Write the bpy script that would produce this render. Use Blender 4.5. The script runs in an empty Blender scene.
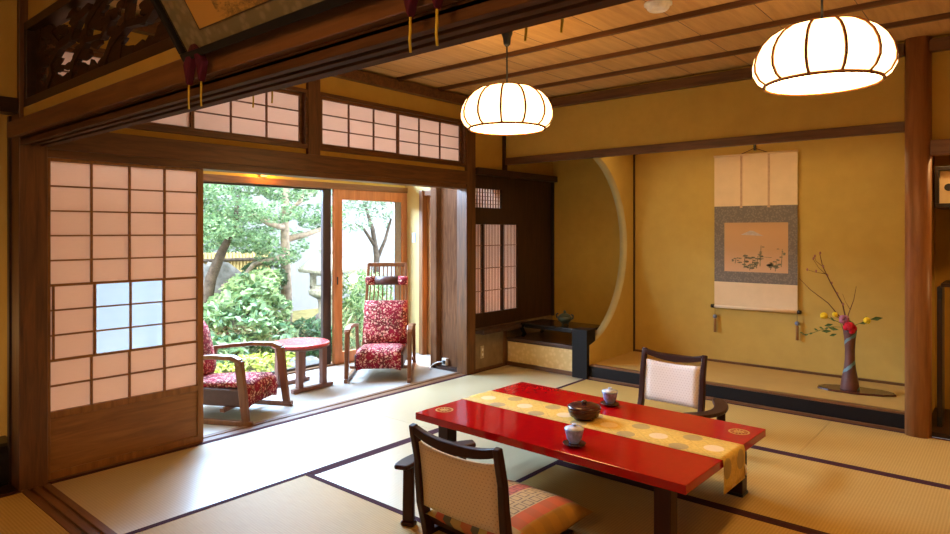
import bpy, bmesh, math, random
from mathutils import Vector, Matrix, Euler
R = math.radians
random.seed(7)
SC = bpy.context.scene
COL = SC.collection

# ------------------------------------------------------------------ materials
def newmat(name):
    m = bpy.data.materials.new(name); m.use_nodes = True
    nt = m.node_tree
    for n in list(nt.nodes): nt.nodes.remove(n)
    out = nt.nodes.new('ShaderNodeOutputMaterial')
    return m, nt, out
def nd(nt, t, **kw):
    n = nt.nodes.new(t)
    for k, v in kw.items():
        if k in n.inputs.keys(): n.inputs[k].default_value = v
        else: setattr(n, k, v)
    return n
def ramp(nt, fac, stops):
    r = nt.nodes.new('ShaderNodeValToRGB')
    e = r.color_ramp.elements
    while len(e) < len(stops): e.new(0.5)
    for i, (p, c) in enumerate(stops):
        e[i].position = p; e[i].color = (*c, 1)
    nt.links.new(fac, r.inputs[0])
    return r.outputs[0]
def bsdf(nt, out, col=None, rough=.5, spec=.5, coat=0, metal=0, **kw):
    b = nt.nodes.new('ShaderNodeBsdfPrincipled')
    b.inputs['Roughness'].default_value = rough
    b.inputs['Specular IOR Level'].default_value = spec
    b.inputs['Metallic'].default_value = metal
    b.inputs['Coat Weight'].default_value = coat
    b.inputs['Coat Roughness'].default_value = .06
    if col is not None:
        if isinstance(col, tuple): b.inputs['Base Color'].default_value = (*col, 1)
        else: nt.links.new(col, b.inputs['Base Color'])
    nt.links.new(b.outputs[0], out.inputs[0])
    return b
def mapped(nt, scale=(1,1,1), coord='Object', rot=(0,0,0)):
    tc = nt.nodes.new('ShaderNodeTexCoord')
    mp = nt.nodes.new('ShaderNodeMapping')
    mp.inputs['Scale'].default_value = scale
    mp.inputs['Rotation'].default_value = rot
    nt.links.new(tc.outputs[coord], mp.inputs[0])
    return mp.outputs[0]
def noise(nt, vec, scale=5, detail=4, rough=.6, dist=0):
    n = nt.nodes.new('ShaderNodeTexNoise')
    n.inputs['Scale'].default_value = scale; n.inputs['Detail'].default_value = detail
    n.inputs['Roughness'].default_value = rough; n.inputs['Distortion'].default_value = dist
    nt.links.new(vec, n.inputs['Vector'])
    return n.outputs[0]
def bump(nt, b, h, strength=.2, dist=.01):
    n = nt.nodes.new('ShaderNodeBump')
    n.inputs['Strength'].default_value = strength; n.inputs['Distance'].default_value = dist
    nt.links.new(h, n.inputs['Height']); nt.links.new(n.outputs[0], b.inputs['Normal'])
def mathn(nt, op, a, b=None):
    n = nt.nodes.new('ShaderNodeMath'); n.operation = op
    for i, v in enumerate((a, b)):
        if v is None: continue
        if isinstance(v, (int, float)): n.inputs[i].default_value = v
        else: nt.links.new(v, n.inputs[i])
    return n.outputs[0]
def mixc(nt, fac, a, b):
    n = nt.nodes.new('ShaderNodeMix'); n.data_type = 'RGBA'
    for s, v in ((0, fac), (6, a), (7, b)):
        if isinstance(v, tuple): n.inputs[s].default_value = (*v, 1)
        elif isinstance(v, (int, float)): n.inputs[s].default_value = v
        else: nt.links.new(v, n.inputs[s])
    return n.outputs[2]

M = {}
def wood(name, c1, c2, axis='x', rough=.42, fine=1.0, coat=0.0, spec=.4):
    m, nt, out = newmat(name)
    s = {'x': (1.2, 14, 14), 'y': (14, 1.2, 14), 'z': (14, 14, 1.2)}[axis]
    v = mapped(nt, tuple(q*fine for q in s))
    f = noise(nt, v, 2.2, 6, .62, .6)
    c = ramp(nt, f, [(.3, c1), (.7, c2)])
    b = bsdf(nt, out, c, rough, spec, coat)
    bump(nt, b, f, .12, .004)
    M[name] = m
D1, D2 = (.066, .026, .008), (.17, .068, .02)
for ax in 'xyz': wood('darkwood_'+ax, D1, D2, ax)
for ax in 'xyz': wood('redwood_'+ax, (.105, .04, .012), (.215, .092, .03), ax)
for ax in 'xyz': wood('deepwood_'+ax, (.022, .008, .004), (.05, .02, .009), ax)
wood('cedar', (.34, .12, .04), (.50, .20, .075), 'z', .4)
for ax in 'xyz': wood('doorwood_'+ax, (.18, .072, .016), (.32, .14, .034), ax, .4)
wood('pillarwood', (.22, .085, .026), (.40, .17, .055), 'z', .38, .8)
wood('roughboard', (.08, .032, .012), (.18, .08, .034), 'z', .8, 1.6, 0, .15)
wood('ceilwood', (.48, .26, .08), (.66, .39, .14), 'y', .55, .7)
wood('chairwood', (.13, .045, .017), (.23, .09, .035), 'z', .35, 1.5, .1)
wood('tablewood', (.16, .075, .06), (.25, .125, .10), 'z', .4, 1.5)
wood('carvedwood', (.022, .009, .004), (.06, .025, .010), 'x', .6, 1, 0, .15)
wood('kamoiwood', (.05, .02, .007), (.12, .05, .017), 'x', .7, 1, 0, .1)
wood('brownlacquer', (.045, .010, .006), (.075, .018, .010), 'x', .25, 1, .1)
wood('shelfwood', (.03, .014, .008), (.09, .045, .03), 'x', .35, 1, .2)

def plain(name, col, rough=.5, spec=.5, coat=0, metal=0, var=.12, scale=30, bmp=0, bscale=200):
    m, nt, out = newmat(name)
    v = mapped(nt)
    f = noise(nt, v, scale, 3)
    lo = tuple(x*(1-var) for x in col); hi = tuple(min(1, x*(1+var)) for x in col)
    b = bsdf(nt, out, ramp(nt, f, [(.3, lo), (.7, hi)]), rough, spec, coat, metal)
    if bmp: bump(nt, b, noise(nt, v, bscale, 2), bmp, .003)
    M[name] = m
plain('plaster', (.50, .305, .06), .95, .1, var=.06, scale=6, bmp=.25, bscale=350)
plain('plasterlight', (.51, .34, .085), .95, .1, var=.05, scale=6, bmp=.2, bscale=350)
plain('plasterpale', (.46, .35, .15), .95, .1, var=.05, scale=6, bmp=.2)
plain('plasterbrown', (.22, .15, .08), .9, .1, var=.15, scale=14, bmp=.2)
plain('blacklacquer', (.010, .008, .008), .25, .4, .15)
plain('mattblack', (.008, .006, .006), .55, .2)
plain('ribwood', (.30, .11, .03), .5)
plain('blacktrim', (.014, .010, .009), .35, .4)
plain('darklacquer', (.034, .009, .004), .4, .2, .0)
plain('redlacquer', (.36, .003, .004), .09, .4, .0, var=.05)
plain('redtop', (.52, .06, .06), .25, .5, .2, var=.3, scale=60)
plain('gold', (.62, .36, .08), .35, .5, metal=.4)
plain('brocade_dark', (.055, .018, .025), .9, .1)
plain('purple', (.075, .008, .022), .85, .2)
plain('yellowcord', (.62, .42, .04), .7, .2)
plain('blackplastic', (.01, .01, .01), .4)
plain('whiteplastic', (.75, .72, .66), .4)
plain('greyplastic', (.35, .37, .40), .4)
plain('beigeplate', (.42, .33, .2), .5)
plain('aluminium', (.035, .022, .02), .4, .5)
plain('greyframe', (.18, .17, .165), .5)
plain('toko_mat', (.46, .29, .085), .55, .4, var=.05, scale=4)
plain('goldpaper', (.70, .52, .24), .7, .2, var=.1, scale=14)
plain('creampaper', (.66, .52, .30), .8, .2, var=.06, scale=10)
plain('silkpale', (.72, .53, .32), .8, .15, var=.04, scale=8)
plain('silkstrip', (.52, .33, .2), .8, .15)
plain('darkleather', (.07, .028, .024), .4, .4)
plain('veranda', (.36, .315, .265), .5, .4, var=.06, scale=5)
plain('stone', (.36, .36, .31), .9, .2, var=.3, scale=20, bmp=.4, bscale=60)
plain('rock', (.16, .15, .14), .9, .2, var=.4, scale=9, bmp=.6, bscale=20)
plain('gardenwall', (.20, .205, .22), .9, .1, var=.05, scale=3)
plain('soil', (.16, .14, .06), 1, .1, var=.5, scale=7)
plain('bamboo', (.42, .31, .12), .6, .3, var=.2)
plain('bark', (.07, .055, .045), .9, .1, var=.45, scale=14, bmp=.5, bscale=40)
plain('barkpale', (.34, .27, .22), .9, .1, var=.4, scale=14, bmp=.5, bscale=40)
plain('greenglaze', (.035, .055, .04), .3, .5, .3)
plain('porcelain', (.27, .37, .66), .2, .5, .3, var=.4, scale=40)
plain('porcelainlid', (.55, .60, .72), .2, .5, .3, var=.2, scale=40)
plain('yellowpetal', (.85, .62, .03), .7, .2)
plain('redpetal', (.55, .015, .03), .6, .2, var=.3)
plain('pinkpetal', (.42, .16, .24), .7, .2, var=.3)
plain('twig', (.12, .05, .03), .8, .2)
plain('budpink', (.35, .15, .12), .8, .2)
plain('flowerleaf', (.09, .14, .03), .6, .3, var=.3)
plain('blueknob', (.16, .19, .30), .4, .5)
plain('tasselbrown', (.34, .17, .06), .8, .2)

def tatami(name, c1, c2, rough=.36, spec=.6, coat=.6):
    m, nt, out = newmat(name)
    v = mapped(nt)
    w = nt.nodes.new('ShaderNodeTexWave'); w.wave_type = 'BANDS'; w.bands_direction = 'X'
    w.inputs['Scale'].default_value = 22; w.inputs['Distortion'].default_value = .2
    nt.links.new(v, w.inputs['Vector'])
    v2 = mapped(nt, (3, 60, 3))
    n = noise(nt, v2, 3, 4)
    f = mathn(nt, 'ADD', mathn(nt, 'MULTIPLY', w.outputs['Fac'], .35), mathn(nt, 'MULTIPLY', n, .65))
    b = bsdf(nt, out, ramp(nt, f, [(.25, c1), (.75, c2)]), rough, spec, coat); b.inputs['Coat Roughness'].default_value = .3
    bump(nt, b, w.outputs['Fac'], .12, .002)
    M[name] = m
tatami('tatami_sheen', (.46, .365, .19), (.56, .46, .27))  # same straw made whiter: window sheen put into the base colour
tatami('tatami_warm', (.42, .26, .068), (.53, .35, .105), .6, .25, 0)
# near mat: bands in y direction are fine
def paper(name, col, tr=.6):
    m, nt, out = newmat(name)
    v = mapped(nt, (8, 8, 60))
    f = noise(nt, v, 3, 4)
    c = ramp(nt, f, [(.3, tuple(x*.97 for x in col)), (.7, col)])
    d = nt.nodes.new('ShaderNodeBsdfDiffuse'); t = nt.nodes.new('ShaderNodeBsdfTranslucent')
    nt.links.new(c, d.inputs[0]); nt.links.new(c, t.inputs[0])
    mx = nt.nodes.new('ShaderNodeMixShader'); mx.inputs[0].default_value = tr
    nt.links.new(d.outputs[0], mx.inputs[1]); nt.links.new(t.outputs[0], mx.inputs[2])
    nt.links.new(mx.outputs[0], out.inputs[0])
    M[name] = m
paper('shojipaper', (.82, .58, .43), .40)
paper('ranmapaper', (.72, .50, .37), .36)
paper('shoinpaper', (.80, .62, .50), .6)
def glass(name, tint=(1, 1, 1), ior=.07, rough=0.0, frost=0):
    m, nt, out = newmat(name)
    t = nt.nodes.new('ShaderNodeBsdfTransparent'); t.inputs[0].default_value = (*tint, 1)
    g = nt.nodes.new('ShaderNodeBsdfGlossy'); g.inputs['Roughness'].default_value = rough
    fr = nt.nodes.new('ShaderNodeLayerWeight')
    fz = mathn(nt, 'MINIMUM', mathn(nt, 'ADD', mathn(nt, 'MULTIPLY', mathn(nt, 'POWER', fr.outputs['Facing'], 5.0), 1.2), ior), 1.0)
    mx = nt.nodes.new('ShaderNodeMixShader')
    nt.links.new(fz, mx.inputs[0]); nt.links.new(t.outputs[0], mx.inputs[1]); nt.links.new(g.outputs[0], mx.inputs[2])
    last = mx
    if frost:
        tl = nt.nodes.new('ShaderNodeBsdfTranslucent'); tl.inputs[0].default_value = (.28, .285, .31, 1)
        m2 = nt.nodes.new('ShaderNodeMixShader'); m2.inputs[0].default_value = frost
        nt.links.new(mx.outputs[0], m2.inputs[1]); nt.links.new(tl.outputs[0], m2.inputs[2]); last = m2
    nt.links.new(last.outputs[0], out.inputs[0])
    M[name] = m
glass('glass', (.96, .98, .98))
glass('frosted', (.9, .95, 1), .07, .05, .85)
def emit(name, col, s, facing=None):
    m, nt, out = newmat(name)
    e = nt.nodes.new('ShaderNodeEmission'); e.inputs[1].default_value = s
    e.inputs[0].default_value = (*col, 1)
    nt.links.new(e.outputs[0], out.inputs[0])
    M[name] = m
emit('lampshade', (1, .60, .24), 6.5)
emit('lampdisc', (1, .58, .20), 30)
emit('walllamp', (1, .45, .08), 6)
emit('floorlamp', (1, .55, .18), 6)

def leafmat(name, c1, c2, gloss=.35):
    m, nt, out = newmat(name)
    g = nt.nodes.new('ShaderNodeNewGeometry')
    c = ramp(nt, g.outputs['Random Per Island'], [(0, c1), (.75, c2), (1, tuple(min(1, x*1.7) for x in c2))])
    b = nt.nodes.new('ShaderNodeBsdfPrincipled'); b.inputs['Roughness'].default_value = gloss
    nt.links.new(c, b.inputs['Base Color'])
    t = nt.nodes.new('ShaderNodeBsdfTranslucent'); nt.links.new(c, t.inputs[0])
    mx = nt.nodes.new('ShaderNodeMixShader'); mx.inputs[0].default_value = .4
    nt.links.new(b.outputs[0], mx.inputs[1]); nt.links.new(t.outputs[0], mx.inputs[2])
    nt.links.new(mx.outputs[0], out.inputs[0])
    M[name] = m
leafmat('leafpine', (.06, .15, .07), (.26, .40, .22))
leafmat('leafbright', (.05, .16, .06), (.38, .50, .26))
leafmat('leafdark', (.04, .10, .05), (.11, .21, .10))
leafmat('leafyellow', (.28, .32, .04), (.55, .55, .10))
leafmat('leafgrey', (.10, .17, .12), (.24, .32, .22))

# floral upholstery
def floral(name):
    m, nt, out = newmat(name)
    v = mapped(nt)
    def vor(scale):
        n = nt.nodes.new('ShaderNodeTexVoronoi'); n.inputs['Scale'].default_value = scale
        nz = nt.nodes.new('ShaderNodeTexNoise'); nz.inputs['Scale'].default_value = 14
        nt.links.new(v, nz.inputs['Vector'])
        ad = nt.nodes.new('ShaderNodeMix'); ad.data_type = 'RGBA'; ad.blend_type = 'ADD'; ad.inputs[0].default_value = .06
        nt.links.new(v, ad.inputs[6]); nt.links.new(nz.outputs[1], ad.inputs[7])
        nt.links.new(ad.outputs[2], n.inputs['Vector'])
        return n.outputs['Distance'], n.outputs['Color']
    d1, c1 = vor(34); d2, c2 = vor(60)
    base = ramp(nt, noise(nt, v, 9, 2), [(.40, (.27, .008, .028)), (.60, (.13, .018, .018))])
    m1 = ramp(nt, d1, [(.34, (1, 1, 1)), (.42, (0, 0, 0))])
    pet = ramp(nt, noise(nt, v, 30, 2), [(.38, (.62, .34, .22)), (.5, (.5, .05, .10)), (.62, (.70, .50, .36))])
    x = mixc(nt, m1, base, pet)
    m2 = ramp(nt, d2, [(.24, (1, 1, 1)), (.30, (0, 0, 0))])
    x = mixc(nt, mathn(nt, 'MULTIPLY', m2, .75), x, (.66, .46, .30))
    bsdf(nt, out, x, .85, .2)
    M[name] = m
floral('floral')

def uvnode(nt):
    tc = nt.nodes.new('ShaderNodeTexCoord'); sp = nt.nodes.new('ShaderNodeSeparateXYZ')
    nt.links.new(tc.outputs['UV'], sp.inputs[0]); return tc.outputs['UV'], sp.outputs[0], sp.outputs[1]
def cells(nt, u, v, pu, pv, stagger=True):
    """local cell coordinates (-.5 .. .5) in a staggered grid, plus column and row index"""
    b = mathn(nt, 'DIVIDE', v, pv); row = mathn(nt, 'FLOOR', b)
    a = mathn(nt, 'DIVIDE', u, pu)
    if stagger: a = mathn(nt, 'ADD', a, mathn(nt, 'MULTIPLY', mathn(nt, 'MODULO', mathn(nt, 'ABSOLUTE', row), 2.0), .5))
    col = mathn(nt, 'FLOOR', a)
    return mathn(nt, 'SUBTRACT', mathn(nt, 'SUBTRACT', a, col), .5), mathn(nt, 'SUBTRACT', mathn(nt, 'SUBTRACT', b, row), .5), col, row
def runner_mat():
    m, nt, out = newmat('runner')
    uv, u, v = uvnode(nt)
    def dots(u0, rows):
        fu = mathn(nt, 'FRACT', mathn(nt, 'ADD', mathn(nt, 'DIVIDE', mathn(nt, 'SUBTRACT', u, u0), .278), 10.5))
        du = mathn(nt, 'MULTIPLY', mathn(nt, 'SUBTRACT', fu, .5), .278)
        dv = None
        for r_ in rows:
            d_ = mathn(nt, 'ABSOLUTE', mathn(nt, 'SUBTRACT', v, r_)); dv = d_ if dv is None else mathn(nt, 'MINIMUM', dv, d_)
        r = mathn(nt, 'SQRT', mathn(nt, 'ADD', mathn(nt, 'MULTIPLY', du, du), mathn(nt, 'MULTIPLY', dv, dv)))
        return mathn(nt, 'LESS_THAN', r, .046)
    gdot = dots(.115+.25, (.045, .21)); ldot = dots(.115+.11, (.125,))
    g = noise(nt, uv, 60, 4)
    gold = ramp(nt, g, [(.35, (.60, .36, .05)), (.65, (.76, .50, .10))])
    # diagonal lines
    dg = mathn(nt, 'FRACT', mathn(nt, 'DIVIDE', mathn(nt, 'ADD', u, v), .0967))
    ln = mathn(nt, 'LESS_THAN', dg, .05)
    gold = mixc(nt, mathn(nt, 'MULTIPLY', ln, .5), gold, (.44, .28, .05))
    c = mixc(nt, mathn(nt, 'MULTIPLY', gdot, .8), gold, (.36, .25, .09))
    c = mixc(nt, mathn(nt, 'MULTIPLY', ldot, .75), c, (.80, .62, .38))
    bsdf(nt, out, c, .6, .35); M['runner'] = m
runner_mat()
def zabuton_mat():
    m, nt, out = newmat('zabuton')
    uv, u, v = uvnode(nt)          # u across stripes 0..1, v along stripes
    fs = nt.nodes.new('ShaderNodeValToRGB'); fs.color_ramp.interpolation = 'CONSTANT'
    st = [(0, (.40, .20, .03)), (.13, (.50, .10, .02)), (.27, (.45, .30, .12)), (.40, (.50, .32, .12)), (.52, (.48, .12, .07)), (.64, (.50, .33, .15)), (.76, (.50, .10, .05)), (.88, (.42, .22, .05))]
    e = fs.color_ramp.elements
    while len(e) < len(st): e.new(.5)
    for i, (p, c) in enumerate(st): e[i].position = p; e[i].color = (*c, 1)
    nt.links.new(u, fs.inputs[0])
    # squares outlined in the pale stripes
    cu, cv, col, row = cells(nt, mathn(nt, 'SUBTRACT', u, .27), v, .1233, .105, False)
    ch = mathn(nt, 'MAXIMUM', mathn(nt, 'ABSOLUTE', cu), mathn(nt, 'ABSOLUTE', cv))
    inn = mathn(nt, 'MULTIPLY', mathn(nt, 'LESS_THAN', ch, .38), mathn(nt, 'GREATER_THAN', ch, .28))
    band = mathn(nt, 'MULTIPLY', mathn(nt, 'GREATER_THAN', u, .27), mathn(nt, 'LESS_THAN', u, .76))
    odd = mathn(nt, 'MODULO', mathn(nt, 'ABSOLUTE', mathn(nt, 'ADD', row, 100)), 2.0)
    c = mixc(nt, mathn(nt, 'MULTIPLY', mathn(nt, 'MULTIPLY', inn, band), .75), fs.outputs[0], (.09, .06, .04))
    c = mixc(nt, mathn(nt, 'MULTIPLY', mathn(nt, 'MULTIPLY', odd, .22), mathn(nt, 'SUBTRACT', 1.0, band)), c, (.16, .10, .03))
    bsdf(nt, out, c, .8, .2); M['zabuton'] = m
zabuton_mat()
def zab_side():
    m, nt, out = newmat('zabutonside')
    uv, u, v = uvnode(nt)
    fs = nt.nodes.new('ShaderNodeValToRGB'); fs.color_ramp.interpolation = 'CONSTANT'
    st = [(0, (.45, .14, .05)), (.2, (.40, .26, .08)), (.4, (.10, .085, .05)), (.55, (.42, .08, .03)), (.7, (.42, .26, .05)), (.85, (.12, .10, .055))]
    e = fs.color_ramp.elements
    while len(e) < len(st): e.new(.5)
    for i, (p, c) in enumerate(st): e[i].position = p; e[i].color = (*c, 1)
    nt.links.new(mathn(nt, 'FRACT', mathn(nt, 'MULTIPLY', u, 1.9)), fs.inputs[0])
    bsdf(nt, out, fs.outputs[0], .8, .2); M['zabutonside'] = m
zab_side()
def dotted(name, base, dot, pitch=.03):
    m, nt, out = newmat(name)
    tc = nt.nodes.new('ShaderNodeTexCoord'); sp = nt.nodes.new('ShaderNodeSeparateXYZ')
    nt.links.new(tc.outputs['Object'], sp.inputs[0])
    cu, cv, col, row = cells(nt, sp.outputs[0], sp.outputs[2], pitch, pitch*.8)
    r = mathn(nt, 'ADD', mathn(nt, 'MULTIPLY', cu, cu), mathn(nt, 'MULTIPLY', cv, cv))
    c = mixc(nt, mathn(nt, 'MULTIPLY', mathn(nt, 'LESS_THAN', r, .03), .8), base, dot)
    bsdf(nt, out, c, .85, .2); M[name] = m
dotted('creamdots', (.62, .44, .25), (.40, .26, .14), .019)
dotted('whitedots', (.74, .62, .54), (.52, .36, .30), .021)
def brocade(name, a, b_, scale=70):
    m, nt, out = newmat(name)
    v = mapped(nt)
    n = nt.nodes.new('ShaderNodeTexVoronoi'); n.inputs['Scale'].default_value = scale
    nt.links.new(v, n.inputs['Vector'])
    bsdf(nt, out, ramp(nt, n.outputs['Distance'], [(.25, a), (.55, b_)]), .75, .25); M[name] = m
brocade('scrollbrocade', (.25, .205, .155), (.175, .145, .12), 60)
brocade('mountbrocade', (.26, .20, .10), (.18, .14, .07), 34)
brocade('goldfloral', (.74, .57, .28), (.66, .49, .22), 26)
def painting(name, sky, low):
    m, nt, out = newmat(name)
    uv, u, v = uvnode(nt)
    c = ramp(nt, v, [(0, low), (.45, sky), (.8, tuple(x*1.03 for x in sky)), (1, tuple(x*.95 for x in sky))])
    f = noise(nt, uv, 4, 3)
    c = mixc(nt, mathn(nt, 'MULTIPLY', f, .12), c, (.4, .3, .2))
    bsdf(nt, out, c, .8, .2); M[name] = m
painting('scrollpainting', (.56, .32, .15), (.64, .38, .22))
def framed(name):
    m, nt, out = newmat(name)
    uv, u, v = uvnode(nt)
    n1 = noise(nt, uv, 3.5, 6, .7); n2 = noise(nt, uv, 16, 8, .8)
    f = mathn(nt, 'ADD', n1, mathn(nt, 'MULTIPLY', n2, .9))
    d = mathn(nt, 'MULTIPLY', mathn(nt, 'GREATER_THAN', u, .14), ramp(nt, f, [(.86, (0, 0, 0)), (1.02, (1, 1, 1))]))
    win = mathn(nt, 'SUBTRACT', 1.0, mathn(nt, 'GREATER_THAN', u, .72))
    d = mathn(nt, 'MULTIPLY', d, win)
    c = mixc(nt, mathn(nt, 'MULTIPLY', d, .8), (.55, .28, .06), (.12, .08, .03))
    bsdf(nt, out, c, .8, .2); M[name] = m
framed('framedpainting')
plain('inkgreen', (.22, .20, .12), .9, .1, var=.4, scale=90)
plain('mountpale', (.50, .42, .36), .9, .1)
def vase_mat():
    m, nt, out = newmat('vase')
    tc = nt.nodes.new('ShaderNodeTexCoord'); sp = nt.nodes.new('ShaderNodeSeparateXYZ')
    nt.links.new(tc.outputs['Object'], sp.inputs[0])
    ang = mathn(nt, 'ARCTAN2', sp.outputs[1], sp.outputs[0])
    n = noise(nt, tc.outputs['Object'], 18, 3)
    s = mathn(nt, 'ADD', mathn(nt, 'ADD', mathn(nt, 'DIVIDE', ang, 6.2832), mathn(nt, 'MULTIPLY', sp.outputs[2], -4.6)), mathn(nt, 'MULTIPLY', n, .22))
    st = mathn(nt, 'LESS_THAN', mathn(nt, 'FRACT', s), .13)
    base = ramp(nt, noise(nt, tc.outputs['Object'], 9, 3), [(.3, (.095, .035, .025)), (.7, (.16, .06, .045))])
    c = mixc(nt, mathn(nt, 'MULTIPLY', st, .8), base, (.14, .30, .34))
    bsdf(nt, out, c, .5, .4); M['vase'] = m
vase_mat()

# ------------------------------------------------------------------ mesh builder
class MB:
    def __init__(s):
        s.bm = bmesh.new(); s.mi = 0; s.sm = False
        s.uv = s.bm.loops.layers.uv.new('UVMap')
    def f(s, vs, uvs=None):
        try: f = s.bm.faces.new(vs)
        except ValueError: return None
        f.material_index = s.mi; f.smooth = s.sm
        if uvs:
            for l, u in zip(f.loops, uvs): l[s.uv].uv = u
        return f
    def v(s, *p): return s.bm.verts.new(p[0] if len(p) == 1 else p)
    def hexa(s, P):
        v = [s.v(p) for p in P]
        for q in ((0,3,2,1),(4,5,6,7),(0,1,5,4),(1,2,6,5),(2,3,7,6),(3,0,4,7)): s.f([v[i] for i in q])
    def box(s, x0, x1, y0, y1, z0, z1):
        s.hexa([(x0,y0,z0),(x1,y0,z0),(x1,y1,z0),(x0,y1,z0),(x0,y0,z1),(x1,y0,z1),(x1,y1,z1),(x0,y1,z1)])
    def bar(s, p0, p1, w, h, up=(0,0,1), w1=None, h1=None):
        p0, p1 = Vector(p0), Vector(p1); d = (p1-p0).normalized(); up = Vector(up)
        sx = d.cross(up)
        if sx.length < 1e-4: sx = d.cross(Vector((0,1,0)))
        sx.normalize(); sz = sx.cross(d).normalized()
        w1 = w if w1 is None else w1; h1 = h if h1 is None else h1
        P = []
        for p, a, b in ((p0, w, h), (p1, w1, h1)):
            for i, j in ((-1,-1),(1,-1),(1,1),(-1,1)): P.append(p + sx*i*a/2 + sz*j*b/2)
        s.hexa(P)
    def sweep(s, pts, w, h, up=(0,0,1)):
        """rectangular section swept along a path; w,h scalars or lists"""
        pts = [Vector(p) for p in pts]; n = len(pts); rings = []
        for i, p in enumerate(pts):
            d = (pts[min(i+1, n-1)] - pts[max(i-1, 0)]).normalized()
            sx = d.cross(Vector(up)); sx.normalize(); sz = sx.cross(d).normalized()
            a = w[i] if isinstance(w, (list, tuple)) else w; b = h[i] if isinstance(h, (list, tuple)) else h
            rings.append([s.v(p + sx*k*a/2 + sz*j*b/2) for k, j in ((-1,-1),(1,-1),(1,1),(-1,1))])
        for A, B in zip(rings, rings[1:]):
            for k in range(4): s.f([A[k], A[(k+1)%4], B[(k+1)%4], B[k]])
        s.f(rings[0][::-1]); s.f(rings[-1])
    def tube(s, pts, r, n=8):
        pts = [Vector(p) for p in pts]; N = len(pts); rings = []
        ref = Vector((0.13, .41, .9)).normalized()
        for i, p in enumerate(pts):
            d = (pts[min(i+1, N-1)] - pts[max(i-1, 0)]).normalized()
            a = d.cross(ref)
            if a.length < .05: a = d.cross(Vector((1, 0, 0)))
            a.normalize(); b = d.cross(a).normalized()
            rr = r[i] if isinstance(r, (list, tuple)) else r
            rings.append([s.v(p + a*math.cos(2*math.pi*k/n)*rr + b*math.sin(2*math.pi*k/n)*rr) for k in range(n)])
        o = s.sm; s.sm = True
        for A, B in zip(rings, rings[1:]):
            for k in range(n): s.f([A[k], A[(k+1)%n], B[(k+1)%n], B[k]])
        s.sm = o
        s.f(rings[0][::-1]); s.f(rings[-1])
    def lathe(s, prof, n=32, c=(0,0,0), lobe=None, cap=True):
        o = s.sm; s.sm = True; rings = []
        for r, z in prof:
            ring = []
            for k in range(n):
                t = 2*math.pi*k/n; q = r*(lobe(t, z) if lobe else 1)
                ring.append(s.v(c[0]+q*math.cos(t), c[1]+q*math.sin(t), c[2]+z))
            rings.append(ring)
        for A, B in zip(rings, rings[1:]):
            for k in range(n): s.f([A[k], A[(k+1)%n], B[(k+1)%n], B[k]])
        s.sm = o
        if cap: s.f(rings[0][::-1]); s.f(rings[-1])
    def ell(s, c, r, n=12, m=8, rot=None, jit=0):
        o = s.sm; s.sm = True
        vs = []
        for i in range(m+1):
            ph = math.pi*i/m; row = []
            for k in range(n):
                t = 2*math.pi*k/n
                q = 1 + (random.uniform(-jit, jit) if jit else 0)
                p = Vector((r[0]*math.sin(ph)*math.cos(t)*q, r[1]*math.sin(ph)*math.sin(t)*q, r[2]*math.cos(ph)*q))
                if rot: p = rot @ p
                row.append(p + Vector(c))
                if i in (0, m): break
            vs.append([s.v(p) for p in row])
        for i in range(m):
            A, B = vs[i], vs[i+1]
            for k in range(n):
                a0, a1 = A[k % len(A)], A[(k+1) % len(A)]; b0, b1 = B[k % len(B)], B[(k+1) % len(B)]
                if len(A) == 1: s.f([a0, b0, b1])
                elif len(B) == 1: s.f([a0, b0, a1])
                else: s.f([a0, b0, b1, a1])
        s.sm = o
    def prism(s, poly, fn0, fn1):
        """poly in 2-D; fn0/fn1 map a 2-D point to the two faces"""
        a = [s.v(fn0(*p)) for p in poly]; b = [s.v(fn1(*p)) for p in poly]
        s.f(a[::-1]); s.f(b); n = len(poly)
        for k in range(n): s.f([a[k], a[(k+1)%n], b[(k+1)%n], b[k]])
    def quad(s, P, uvs=((0,0),(1,0),(1,1),(0,1))): return s.f([s.v(p) for p in P], uvs)
    def build(s, name, mats, parent=None, bevel=0, label=None, seg=2, subs=0, solid=0, recalc=True):
        if recalc: bmesh.ops.recalc_face_normals(s.bm, faces=s.bm.faces[:])
        me = bpy.data.meshes.new(name); s.bm.to_mesh(me); s.bm.free()
        if not isinstance(mats, (list, tuple)): mats = [mats]
        for m in mats: me.materials.append(M[m])
        o = bpy.data.objects.new(name, me); COL.objects.link(o)
        if parent: o.parent = parent
        if solid:
            md = o.modifiers.new('thick', 'SOLIDIFY'); md.thickness = solid
        if bevel:
            md = o.modifiers.new('edge', 'BEVEL'); md.width = bevel; md.segments = seg; md.limit_method = 'ANGLE'; md.angle_limit = R(40)
            md.harden_normals = False
        if subs:
            md = o.modifiers.new('round', 'SUBSURF'); md.levels = subs; md.render_levels = subs
        if label: o['label'] = label
        return o
def tag(o, label, cat, group=None):
    o['label'] = label; o['category'] = cat
    if group: o['group'] = group
    return o
def thing(name, label, cat, loc=(0,0,0), rot=(0,0,0), group=None):
    o = bpy.data.objects.new(name, None); COL.objects.link(o)
    o.location = loc; o.rotation_euler = rot; o.empty_display_size = .05
    return tag(o, label, cat, group)
def struct(name, mb, mats, bevel=0, parent=None, **kw):
    o = mb.build(name, mats, parent, bevel, **kw)
    if not parent: o['kind'] = 'structure'
    return o
def sboxes(name, boxes, mat, bevel=0, parent=None):
    m = MB()
    for b in boxes: m.box(*b)
    return struct(name, m, mat, bevel, parent)
def copy_tree(o, parent=None):
    c = o.copy(); COL.objects.link(c); c.parent = parent
    for ch in o.children: copy_tree(ch, c)
    return c

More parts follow.
